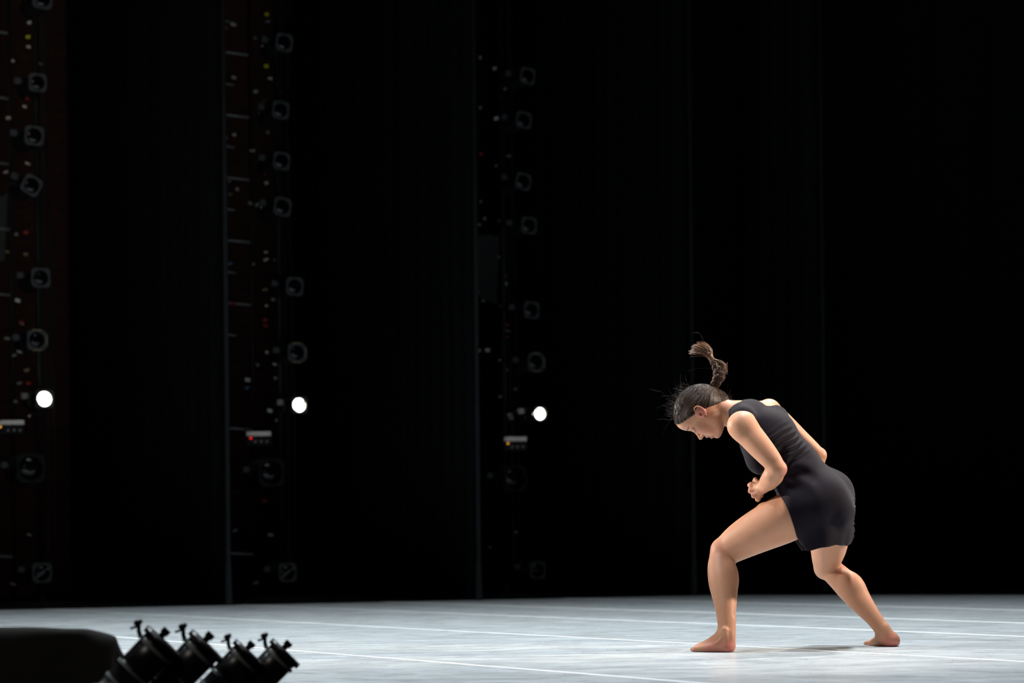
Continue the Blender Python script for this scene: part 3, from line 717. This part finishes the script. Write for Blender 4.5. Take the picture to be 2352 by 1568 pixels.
    c(Ell(V(1797, 1077, -.212), (.0150, .018, .019), None, .018))                                # elbow point
    c(Chain([V(1784, 1079, -.212), V(1776, 1092, -.180), V(1765, 1106, -.125), V(1753, 1118, -.072)], [.0330, .0400, .0355, .0235], .016))
    c(Cap(V(1776, 1092, -.185), V(1765, 1106, -.13), .038, .032, None, .01))
    # near hand: loose fist, back of the hand to the camera
    W_ = V(1751, 1120, -.068)
    kn = [V(1726, 1113, -.042), V(1725.5, 1125, -.046), V(1732, 1135, -.046), V(1740.5, 1141.5, -.042)]
    for q in kn: c(Cap(W_ + (q - W_) * .12, q, .0160, .0112, None, .012))
    p1_ = [V(1722, 1114, -.018), V(1723.5, 1127.5, -.020), V(1731, 1138.5, -.020), V(1739, 1145.5, -.018)]
    p2_ = [V(1733, 1113, .000), V(1735, 1124, .000), V(1741, 1133, -.002), V(1747, 1139, -.004)]
    p3_ = [V(1741, 1116, -.020), V(1742, 1125, -.022), V(1746, 1132, -.024), V(1751, 1136, -.026)]
    for a in range(4):
        r_ = (.0098, .0100, .0095, .0084)[a]
        c(Ell(kn[a], (.0112,) * 3, None, .006)); c(Cap(kn[a], p1_[a], r_, r_ * .96, None, .005)); c(Cap(p1_[a], p2_[a], r_ * .95, r_ * .88, None, .003)); c(Cap(p2_[a], p3_[a], r_ * .86, r_ * .76, None, .003))
    for a in range(3):      # valleys between knuckles
        m_ = (kn[a] + kn[a + 1]) / 2; c(Cap(m_ + [-.013, -.008, 0], m_ + [.008, -.016, .003], .0022, .0010, None, .007, True))
    th_ = [V(1750, 1113, -.064), V(1740, 1107, -.040), V(1735.5, 1101, -.026), V(1732, 1105, -.008)]
    for a in range(3): c(Cap(th_[a], th_[a + 1], (.0135, .0105, .0090)[a], (.0105, .0092, .0078)[a], None, .006))
    for a in range(1, 4): c(Cap(W_ + (kn[a] - W_) * .35 + [0, -.0115, 0], W_ + (kn[a] - W_) * .95 + [0, -.0090, 0], .0020, .0024, None, .007))   # tendons
    c(Ell(V(1756, 1127, -.080), (.008, .008, .008), None, .012))                                # wrist bone
    # --- far arm
    c(Chain([V(1766, 948, .150), V(1790, 964, .178), V(1832, 1003, .215), V(1866, 1033, .235), V(1880, 1047, .237)], [.050, .0455, .0405, .0345, .0290], .03))
    c(Ell(V(1888, 1041, .238), (.016, .018, .018), None, .016))
    c(Chain([V(1881, 1049, .237), V(1868, 1072, .225), V(1825, 1096, .170), V(1785, 1104, .105)], [.0290, .0360, .0320, .0240], .014))
    FW = V(1785, 1104, .105); FK = [V(1756, 1112, .060), V(1754, 1104, .056), V(1755, 1096, .056), V(1760, 1089, .060)]
    for q in FK: c(Cap(FW, q, .016, .0115, None, .01))
    for a, q in enumerate(FK):
        m1 = q + np.array([.005, -.024, -.006]); m2 = m1 + np.array([.022, -.006, .004]); c(Cap(q, m1, .0098, .0092, None, .003)); c(Cap(m1, m2, .0092, .0078, None, .002))
    c(Cap(FW + [0, -.01, .01], FK[3] + [.01, -.012, .012], .013, .0095, None, .005))
    # --- front (near) leg
    legs = [Chain([V(1856, 1164, -.075), V(1800, 1192, -.05), V(1750, 1215.5, -.018), V(1703, 1241, .020), V(1668, 1265, .045)], [.100, .0985, .0900, .0765, .0600], .035)]
    for t in legs: c(t)
    c(Ell(V(1652, 1263, .040), (.030, .040, .036), None, .025))                         # kneecap
    c(Ell(V(1647, 1283, .034), (.022, .028, .022), None, .025))
    c(Chain([V(1662, 1274, .040), V(1657.5, 1300, .012), V(1661.5, 1337, -.035), V(1666, 1386, -.095), V(1668, 1422, -.130), V(1668.5, 1458, -.150)], [.0520, .0570, .0600, .0455, .0370, .0330], .010))
    c(Ell(V(1674, 1326, -.022), (.036, .042, .068), None, .02))
    c(Ell(V(1664, 1447, -.182), (.0140, .0105, .0140), None, .012)); c(Ell(V(1664, 1446, -.118), (.012, .011, .014), None, .012))
    c(Cap(V(1681, 1425, -.140), V(1678, 1466, -.160), .0110, .0120, None, .02))
    hz = lambda px_, dy, z: np.array([V(px_, 1490, dy)[0], Y0 + dy, z])                    # sole points by height
    c(Ell(hz(1671, -.155, .028), (.031, .030, .030), None, .022)); c(Ell(hz(1674, -.155, .020), (.024, .026, .020), None, .012))
    FT = hz(1600, -.085, .012); 
    fd = _n(hz(1596, -.085, .0) - hz(1674, -.16, .0)); fl = np.array([-fd[1], fd[0], 0]); fl = fl if fl[1] < 0 else -fl      # towards camera
    def foot(heel, fd, fl, inst, k=.02, ln=.170):
        ball = heel + fd * ln * .72
        for s_, r_ in ((-.018, .0155), (0, .0165), (.020, .0135)):
            c(Cap(heel + fd * .01 + fl * s_ * .6 + [0, 0, .022], ball + fl * s_ * 1.25 + [0, 0, r_ - .002], .0225, r_, None, k))
        c(Cap(inst, ball + fd * .0 + [0, 0, .014] - fl * .006, .0245, .012, None, .018)); c(Cap(inst - fd * .02, heel + fd * .03 + [0, 0, .03], .030, .026, None, .02))
        for a in range(5):
            off = -.030 + a * .0145; L_ = [.046, .043, .038, .032, .026][a]; r_ = [.0102, .0080, .0076, .0072, .0070][a]
            s0 = ball + fl * off - fd * (.004 * a) + [0, 0, .010]; s1 = s0 + fd * L_ * .6 + fl * off * .1 + [0, 0, .001]; s2 = s0 + fd * L_ + fl * off * .15 + [0, 0, -.003]
            c(Cap(s0, s1, r_ * 1.05, r_ * .92, None, .006)); c(Cap(s1, s2, r_ * .98, r_ * .86, None, .002))
            c(Cap(inst * .75 + s0 * .25 + [0, 0, .010], s0 + [0, 0, .006], .0050, .0050, None, .006))          # extensor tendons
    foot(hz(1672, -.158, 0), fd, fl, V(1655, 1462, -.140), ln=.180)
    c(Cap(V(1649.5, 1451, -.180), V(1655, 1462, -.190), .0062, .0060, None, .007, True))
    c(Chain([V(1657, 1465, -.182), V(1650, 1472, -.178), V(1641, 1480, -.166)], [.0020, .0036, .0028], .008, 4))
    c(Cap(V(1652, 1474, -.198), V(1642, 1479, -.188), .0035, .0030, None, .006, True)); c(Cap(V(1677, 1453, -.190), V(1677, 1466, -.193), .005, .004, None, .014, True))
    # --- rear (far) leg
    legs2 = Chain([V(1896, 1160, .090), V(1903, 1205, .170), V(1903.5, 1250, .250), V(1899, 1285, .312), V(1900, 1303, .345)], [.098, .092, .0785, .0610, .0520], .035); c(legs2)
    c(Ell(V(1889, 1301, .365), (.030, .032, .040), None, .03))
    c(Chain([V(1905, 1305, .338), V(1933, 1331, .302), V(1955, 1353, .280), V(1980, 1386, .250), V(2005, 1417, .225), V(2030, 1450, .210)], [.0480, .0535, .0575, .0470, .0355, .0310], .010))
    c(Ell(V(1957, 1342, .262), (.042, .040, .058), np.array([_n([.8, 0, .6]), YA, _n([-.6, 0, .8])]), .025))
    c(Cap(V(2034, 1441, .195), V(2046, 1466, .19), .013, .016, None, .02))
    c(Ell(V(2036, 1444, .235), (.012, .011, .012), None, .012))
    H2 = hz(2048, .205, 0); fd2 = _n([-.040, .165, 0]); fl2 = np.array([-fd2[1], fd2[0], 0]);
    fd2 = _n([-.052, .165, 0]); fl2 = np.array([fd2[1], -fd2[0], 0])
    c(Ell(H2 + [.002, 0, .030], (.030, .031, .030), None, .022)); c(Ell(H2 + [.004, 0, .019], (.024, .026, .019), None, .012))
    foot(H2, fd2, fl2, V(2024, 1462, .24), ln=.180)
    return B, torso, legs, legs2
BODY, TORSO, THIGH1, THIGH2 = make_prims()
xs = varaxis(V(1525, 900)[0], V(2085, 900)[0], V(1535, 0)[0], V(1765, 0)[0], .0021, .0034)
ys = np.arange(Y0 - .33, Y0 + .50, .0030); zs = varaxis(-.006, V(0, 868)[2] + .06, V(1600, 1160)[2], V(1600, 900)[2], .0021, .0032)
def body_fn(p, tc=None, tr=0): 
    d = field(BODY, p, tc, tr); return smax(d, -(p[:, 2] - .0008), .004)       # soles flat on the floor
bp_, bf_ = grid_mesh(body_fn, xs, ys, zs)
root = empty('person', G(1760, 1493)); tag(root, 'barefoot dancer in a short dark sleeveless dress lunging forward, head down, braid flying up', 'person')
ro = np.array(root.location)
body = np_mesh('body', bp_ - ro, bf_, M['skin'], root)
# colour of lips, ears, heels and knees
tint = np.zeros((len(bp_), 4), np.float32); tint[:, 3] = 1
def blob(c, r, ch, amt, sq=None):
    q = bp_ - c
    if sq is not None: q = q * sq
    d = np.linalg.norm(q, axis=1) / r; tint[:, ch] = np.maximum(tint[:, ch], amt * np.clip(1.6 - 1.6 * d, 0, 1))
for s_ in (-1, 1): blob(V(1610, 946, .080 * s_), .034, 0, .75)
for q, r_, a_ in ((V(1671, 1487, -.17), .05, 1.0), (V(1640, 1492, -.15), .05, .9), (V(1602, 1492, -.1), .035, .8), (V(2048, 1474, .19), .05, 1.0), (V(2012, 1480, .36), .04, .5), (V(1655, 1270, .02), .07, .25), (V(1798, 1078, -.22), .04, .5), (V(1722, 1128, -.03), .04, .55), (V(1613, 990, -.05), .03, .35), (V(1610, 1004, 0), .012, .5)): blob(q, r_, 0, a_)
blob(V(1625.5, 1004.5, 0), .0125, 1, .8, np.array([1, .55, 1.2])); blob(V(1635.5, 1005.8, 0), .0125, 1, .8, np.array([1, .55, 1.2]))
ca = body.data.color_attributes.new('tint', 'FLOAT_COLOR', 'POINT')
if len(body.data.vertices) == len(tint): ca.data.foreach_set('color', tint.ravel())

# --- dress
DT = [t.grow(.0138) for t in TORSO[:-2]] + [TORSO[-2].grow(.006), Cap(V(1695, 956, -.045), V(1706, 958, -.120), .050, .045, None, .02)] + [t.grow(.010) for t in THIGH1] + [THIGH2.grow(.008)]
DT += [Cap(V(1874, 1148, .01), V(1893, 1225, .03), (.165, .112), (.170, .108), LAT_H, .04),
       Cap(V(1893, 1225, .03), V(1888, 1268, .035), (.170, .108), (.165, .088), LAT_H, .03),
       Ell(V(1917, 1172, .01), (.084, .15, .095), None, .03)]
CUT = [Cap(V(1600, 922, .0), V(1666, 928, .0), .068, .068, None, .004), Ell(V(1745, 910, .11), (.086, .115, .062), None, .004),
       Ell(V(1713, 984, -.195), (.064, .085, .068), None, .004), Ell(V(1790, 962, .215), (.074, .085, .074), None, .004)]
A0_, A1_ = V(1722, 960, 0), V(1868, 1138, 0); TA = _n(A1_ - A0_); TN = np.array([TA[2], 0, -TA[0]]); TN = TN if TN[0] > 0 else -TN    # TN points to the back
def plane(pa, pb, keep, ytilt=0.0):
    a, b = V(*pa, 0), V(*pb, 0); t = _n(b - a); n = _n(np.cross(t, [0, 1, ytilt])); 
    if n @ (V(*keep, 0) - a) > 0: n = -n
    return a, n
PL = [plane((1786, 1138), (1827, 1246), (1880, 1180)), plane((1838, 1264), (1947, 1250), (1880, 1200))]
PC = plane((1780, 1180), (1851, 1270), (1880, 1180))
HC = V(1893, 1250, .03); ZC = V(1786, 1122)[2]
def wrinkle(p):
    q = p - A0_; s_ = q @ TA; v = q @ TN; u = p[:, 1] - Y0
    n1 = np.sin(23 * s_ + 31 * v + 17 * u) + np.sin(41 * v - 19 * u + 2) * .7
    # tight pleats across the waist side
    ph = 2 * PI * (s_ + .9 * v * v - .16 * v) / (.0235 + .02 * v) + .8 * n1
    m1 = np.exp(-np.abs((s_ - .178) / .068) ** 3) * np.exp(-np.abs((v - .046) / .052) ** 3) * np.clip(-u / .03, 0, 1) * (.75 + .25 * np.sin(17 * s_ + 40 * v))
    w1 = np.tanh(np.sin(ph) * 2.0) * .0078 * m1
    e = p - V(1792, 1092, -.1); an = np.arctan2(e[:, 2], e[:, 0]); rr_ = np.sqrt(e[:, 0] ** 2 + e[:, 2] ** 2)
    m2 = np.exp(-((rr_ - .085) / .060) ** 2) * np.clip(-u / .03, 0, 1); w2 = np.sin(an * 8 + rr_ * 16 + n1 * .5) * .0050 * m2
    h = p - HC; ah = np.arctan2(h[:, 1], h[:, 0]); low = np.clip((V(1890, 1185)[2] - p[:, 2]) / .14, 0, 1)
    w3 = (np.sin(ah * 5 + 9 * h[:, 2] + 1) + .5 * np.sin(ah * 13 - 16 * h[:, 2] + 1)) * .0028 * low
    w4 = (np.sin(19 * s_ + 11 * v + 13 * u) * np.sin(13 * u - 15 * s_ + 7 * v)) * .0022
    m5 = np.exp(-((p[:, 0] - V(1966, 0)[0]) / .022) ** 2) * np.clip((V(0, 1155)[2] - p[:, 2]) / .03, 0, 1); w5 = (np.sin(p[:, 2] * 210 + u * 30) + .6 * np.sin(p[:, 2] * 370 + 2)) * .0030 * m5
    return w1 + w2 + w3 + w4 + w5
def dress_fn(p, tc=None, tr=0):
    o = np.full(len(p), .08)
    o = field(DT, p, tc, tr)
    near = np.abs(o) < .06
    if near.any(): o[near] = o[near] + wrinkle(p[near])
    d = smax(o, -(o + .0065 + .06 * np.clip((p[:, 2] - ZC + .05) / .03, 0, 1)), .0)      # open cloth shell at the skirt
    h = p - HC; ah = np.arctan2(h[:, 1], h[:, 0]); wv = .004 * np.sin(ah * 4 + 1) + .0015 * np.sin(ah * 13)
    for i, (a, n) in enumerate(PL): d = smax(d, np.minimum((p - a) @ n + (wv if i else wv * .3), ZC - p[:, 2]), .002)
    d = smax(d, np.minimum((p - PC[0]) @ PC[1], ZC - p[:, 2]), .002)
    for q in CUT: d = smax(d, -q.d(p), .003)
    return d
xs2 = np.arange(V(1660, 0)[0], V(1985, 0)[0], .0026); ys2 = np.arange(Y0 - .26, Y0 + .34, .0028); zs2 = np.arange(V(0, 1285)[2], V(0, 905)[2], .0026)
dp_, df_ = grid_mesh(dress_fn, xs2, ys2, zs2, 12)
dress = np_mesh('dress', dp_ - ro, df_, M['dress'], root); dress['label'] = 'short dark purplish-black sleeveless jersey dress, ruched at the waist'

# --- hair: cap on the scalp, combed strands, braid, flying end
CC = V(1603, 936, 0); D1 = _n([-.69, 0, -.72]); D2 = _n([-.72, 0, .69]); CM = np.array([D1, YA, D2]); CRD = np.array([.0985, .0745, .0855])
LP_, LN_ = V(1556, 978, 0), None
lt_ = _n(V(1667, 921, 0) - V(1556, 978, 0)); LN_ = _n(np.cross(lt_, [0, 1, 0])); LN_ = LN_ if LN_[2] > 0 else -LN_
capE = Ell(CC, CRD + .0055, CM, .01); foreE = Ell(V(1573, 965, 0), np.array([.036, .052, .036]) + .004, np.array([_n([-.34, 0, -.94]), YA, _n([-.94, 0, .34])]), .02)
BUN = V(1642, 897, 0)
earc = [Ell(V(1610, 949, s_ * .082), (.026, .03, .026), None, .01) for s_ in (-1, 1)]
bunE = Cap(V(1625, 912, 0), V(1641, 898, 0), .045, .014, None, .02); napE = Cap(V(1640, 925, 0), V(1652, 918, 0), .045, .036, None, .02)
tempE = [Cap(V(1588, 955, s_ * .055), V(1597, 966, s_ * .062), .020, .012, None, .02) for s_ in (-1, 1)]
def hair_fn(p, tc=None, tr=0):
    d = smin(smin(smin(capE.d(p), foreE.d(p), .02), bunE.d(p), .02), napE.d(p), .02)
    for e in tempE: d = smin(d, e.d(p), .02)
    q = p - BUN; rr_ = np.linalg.norm(q, axis=1); a = np.arctan2(q[:, 1], (q @ _n([-.5, 0, -.85]))) ; a2 = np.arctan2(q @ _n([-.85, 0, .5]), q @ _n([-.5, 0, -.85]))
    if len(p) > 1: d = d + .0011 * np.sin(a * 38 + 3 * np.sin(a2 * 6)) * np.clip(rr_ / .03, .2, 1) + .0007 * np.sin(a * 83 + a2 * 25)
    pl = (p - LP_) @ LN_
    bend = .012 * np.sin(np.clip(((p - LP_) @ lt_) / .22, 0, 1) * PI) - .002
    d = smax(d, -(pl - bend) , .006)
    for e in earc: d = smax(d, -e.d(p), .004)
    return d
hx = np.arange(V(1535, 0)[0], V(1680, 0)[0], .0018); hy = np.arange(Y0 - .11, Y0 + .11, .0018); hz_ = np.arange(V(0, 990)[2], V(0, 872)[2], .0018)
hp_, hf_ = grid_mesh(hair_fn, hx, hy, hz_, 12)
hair = np_mesh('hair', hp_ - ro, hf_, M['hair'], root); hair['label'] = 'dark brown hair combed tightly back to the braid'
def hair_d(p): return hair_fn(np.array([p, p]))[0]
def scalp(p):
    d = smin(smin(smin(capE.d(p), foreE.d(p), .02), bunE.d(p), .02), napE.d(p), .02)
    for e_ in tempE: d = smin(d, e_.d(p), .02)
    return d
def project_all(p, off):
    e = 2e-3
    for _ in range(4):
        d = scalp(p); g = np.stack([scalp(p + np.eye(3)[a] * e) - d for a in range(3)], 1) / e
        p = p - ((d - off) / ((g * g).sum(1) + 1e-6))[:, None] * g
    return p
def project(p, off): return project_all(np.array([p, p]), off)[0]
st = [MB(), MB()]; rs = RNG
HMx = np.array([_n([-.34, 0, -.94]), YA, _n([-.94, 0, .34])])
S0 = []
for i in range(2400):
    # starts along the hair line on both sides and over the crown
    t = rs.rand(); side_ = rs.choice([-1, 1]); u = rs.rand()
    ctr = LP_ + lt_ * (t * .165) + LN_ * (.012 * math.sin(min(t * .75, 1) * PI) - .001 + (rs.rand() ** 3) * .05)
    s0 = ctr + np.array([0, side_ * (.02 + .08 * u), 0]) if t > .12 or rs.rand() < .4 else ctr + np.array([0, side_ * .06 * u, 0])
    if i % 5 == 0: s0 = V(1592 + 14 * rs.rand(), 952 + 14 * rs.rand() - 5, side_ * .068)
    if i % 5 == 1: s0 = V(1632 + 34 * rs.rand(), 934 - 14 * rs.rand(), side_ * (.02 + .05 * rs.rand()))
    if i % 5 == 2: s0 = V(1648 + 20 * rs.rand(), 908 + 14 * rs.rand(), rs.normal(0, .03))
    S0.append(s0)
S0 = project_all(np.array(S0), .0008)
ok_ = (hair_fn(S0) < .0022) & ((S0 - LP_) @ LN_ > .001) & (np.min([e.d(S0) for e in earc], 0) > 0); S0 = S0[ok_]; n_ = len(S0)
off_ = rs.rand(n_) * .0016; sag = 1 + rs.normal(0, .2, n_)
K_ = []
for k in range(9):
    f_ = k / 8; q = S0 * (1 - f_) + BUN * f_ + np.array([-.012, 0, .010]) * (math.sin(f_ * PI) * sag)[:, None]
    K_.append(project_all(q, .0006 + off_))
K_ = np.stack(K_, 1)
for i in range(n_): st[int(rs.rand() < .45)].tube([p - ro for p in K_[i]], [.00055] * 8 + [.0003], 3, False)
a_ = st[0].obj('combed_strands', M['hair'], hair, True); b_ = st[1].obj('combed_strands', M['hair2'], hair, True)
a_['kind'] = 'stuff'; b_['kind'] = 'stuff'; b_['label'] = 'lighter brown strands'

def spline(ctrl, n):
    c = np.array(ctrl); m = len(c) - 1; out = []
    for i in range(n + 1):
        t = i / n * m; k = min(int(t), m - 1); f_ = t - k
        p0, p1, p2, p3 = c[max(k - 1, 0)], c[k], c[k + 1], c[min(k + 2, m)]
        out.append(.5 * ((2 * p1) + (-p0 + p2) * f_ + (2 * p0 - 5 * p1 + 4 * p2 - p3) * f_ ** 2 + (-p0 + 3 * p1 - 3 * p2 + p3) * f_ ** 3))
    return out
path = spline([V(1637, 903, 0), V(1640, 893, 0), V(1645, 880, 0), V(1650, 868, -.003), V(1650, 855, -.004), V(1645, 842, -.002), V(1638, 830, 0), V(1634, 822, 0)], 60)
br = MB()
for s_ in range(3):
    for sub in range(9):
        pts = []; rr_ = []
        for i, p in enumerate(path):
            f_ = i / 60; a = 2 * PI * (f_ * 2.5) + s_ * 2 * PI / 3
            wdt = (.004 + .0125 * math.sin(min(f_ * 2.1, 1) * PI / 2) ** 1.0) * (1 - .72 * max(0, f_ - .42) / .58) * (1 if f_ > .05 else .5)
            e1 = _n([.95, 0, .15]); off = e1 * math.sin(a) * wdt + YA * math.sin(2 * a) * wdt * .55
            b = a * 1.0 + sub * 2 * PI / 9; ro_ = wdt * (.50 + .12 * math.sin(f_ * 40 + sub))
            off = off + e1 * math.cos(b) * ro_ + YA * math.sin(b) * ro_
            pts.append(p + off - ro); rr_.append(.0016 + wdt * .16)
        br.tube(pts, rr_, 8)
braid = br.obj('braid', M['hair2'], root, True); braid['label'] = 'thick plaited braid flung upward'
bf = MB()
for i in range(260):
    k0 = rs.randint(6, 56); L_ = rs.randint(5, 16); pts = []
    ph = rs.rand() * 6.28; 
    for j in range(L_):
        k = min(k0 + j, 60); f_ = k / 60; wdt = (.006 + .019 * math.sin(min(f_ * 2.1, 1) * PI / 2)) * (1 - .72 * max(0, f_ - .42) / .58)
        a = ph + j * .12; pts.append(path[k] + _n([.95, 0, .15]) * math.cos(a) * wdt * (1 + .03 * j * rs.rand()) + YA * math.sin(a) * wdt - ro)
    if len(pts) > 2: bf.tube(pts, .0005, 3, False)
x = bf.obj('braid_strands', M['hair2'], braid, True); x['kind'] = 'stuff'
te = [MB(), MB()]
for i in range(520):      # free end fanning out to the upper left
    f_ = rs.rand(); z_ = rs.normal(0, .006)
    e = V(1585 + 40 * f_ ** 1.3 + rs.normal(0, 2), 806 - 17 * math.sin(f_ * 2.2) + 6 * (f_ < .15) + rs.normal(0, 2.5), rs.normal(0, .012))
    s0 = V(1634 + rs.normal(0, 2), 825 + rs.normal(0, 2), z_); m_ = (s0 + e) / 2 + np.array([.010, 0, .010]) * (1 - f_ * .3) + rs.normal(0, .0015, 3)
    te[int(rs.rand() < .6)].tube([p - ro for p in spline([s0, m_, e], 8)], np.linspace(.0011, .0004, 9), 3, False)
for i in range(110):      # loose loops on the right of the braid
    f_ = rs.rand(); s0 = V(1636 + rs.normal(0, 2), 826 + rs.normal(0, 2), rs.normal(0, .004)); e = V(1664 + rs.normal(0, 3), 850 + rs.normal(0, 5), rs.normal(0, .008)); m_ = (s0 + e) / 2 + np.array([.006 + .012 * f_, 0, .010 * f_])
    te[int(rs.rand() < .6)].tube([p - ro for p in spline([s0, m_, e, e + rs.normal(0, .005, 3)], 9)], np.linspace(.0009, .0004, 10), 3, False)
x = te[0].obj('braid_end', M['hair2'], root, True); x['kind'] = 'stuff'; x['label'] = 'loose brown end of the braid'
x = te[1].obj('braid_end', M['hair3'], root, True); x['kind'] = 'stuff'; x['label'] = 'lighter coppery tips of the braid'
tie = MB(); tie.tube([V(1637, 901, 0) - ro, V(1641, 893, 0) - ro], .0115, 12); tie.obj('hair_tie', M['lash'], root, True)
fw = MB()
for i in range(190):      # wisps flying off the crown and the nape
    t = rs.rand()
    if t < .78:
        a = rs.rand(); b0 = np.array([V(1556, 970)[0], 0, V(1556, 970)[2]]); s0 = V(1548 + 40 * a ** 2, 965 - 78 * a ** .8, rs.normal(0, .03)); s0 = project(s0, -.001)
        dr = _n([-1.0, rs.normal(0, .35), .25 + .5 * a + rs.normal(0, .35)]); L_ = abs(rs.normal(.022, .016)) + .006
    elif t < .90:
        s0 = V(1655 + 8 * rs.rand(), 912 + 4 * rs.rand(), rs.normal(0, .02)); dr = _n([1, rs.normal(0, .2), .15 + rs.normal(0, .2)]); L_ = .02 + .035 * rs.rand()
    else:
        k = rs.randint(8, 50); s0 = path[k] + rs.normal(0, .012, 3); dr = _n(rs.normal(0, 1, 3) * [1, .5, 1]); L_ = .015 + .03 * rs.rand()
    cv = rs.normal(0, .55); nrm = _n([-dr[2], 0, dr[0]]); pts = []
    for j in range(8):
        f_ = j / 7; pts.append(s0 + dr * L_ * f_ + nrm * L_ * cv * f_ * f_ + nrm * .004 * math.sin(f_ * 5 + i) * f_ - ro)
    fw.tube(pts, np.linspace(.00034, .00016, 8), 3, False)
for (c1, c2, c3, c4) in (((1560, 960), (1525, 905), (1505, 897), (1492, 893)), ((1548, 962), (1535, 964), (1525, 962), (1510, 963)), ((1648, 848), (1620, 846), (1600, 846), (1580, 852)), ((1625, 800), (1615, 780), (1606, 765), (1590, 764))):
    fw.tube([p - ro for p in spline([V(*c1), V(*c2), V(*c3), V(*c4)], 14)], .00035, 3, False)
x = fw.obj('loose_hairs', M['hair'], root, True); x['kind'] = 'stuff'
# --- lashes and brows
for s_ in (-1, 1):
    m_ = MB()
    for i in range(16):
        f_ = i / 15 - .5; p = V(1596.6 + abs(f_) * 1.5, 992.0 - abs(f_) * 5, .031 * s_ + f_ * .022)
        m_.tube([p - ro, p + [-.002, f_ * .004, -.004] - ro, p + [-.001, f_ * .006, -.0075] - ro], [.0006, .0004, .0002], 4, False)
    m_.obj('eyelash', M['lash'], root, True)
    m_ = MB()
    for i in range(46):
        f_ = rs.rand(); dy = (.012 + f_ * .032) * s_; p = np.array(V(1578.0 + f_ * 3.5, 987 - f_ * f_ * 10, dy)) + rs.normal(0, .0009, 3)
        # seat on the skin along the face direction
        for _ in range(5):
            e = 1e-3; pt = np.array([p, p + [e, 0, 0], p + [0, e, 0], p + [0, 0, e]]); d = field(BODY, pt); g = (d[1:] - d[0]) / e; p = p - (d[0] - .0004) * g / (g @ g + 1e-6)
        m_.tube([p - ro, p + np.array([.002, .0045 * s_, .0005]) - ro], [.00035, .00015], 3, False)
    m_.obj('eyebrow', M['lash'], root, True)
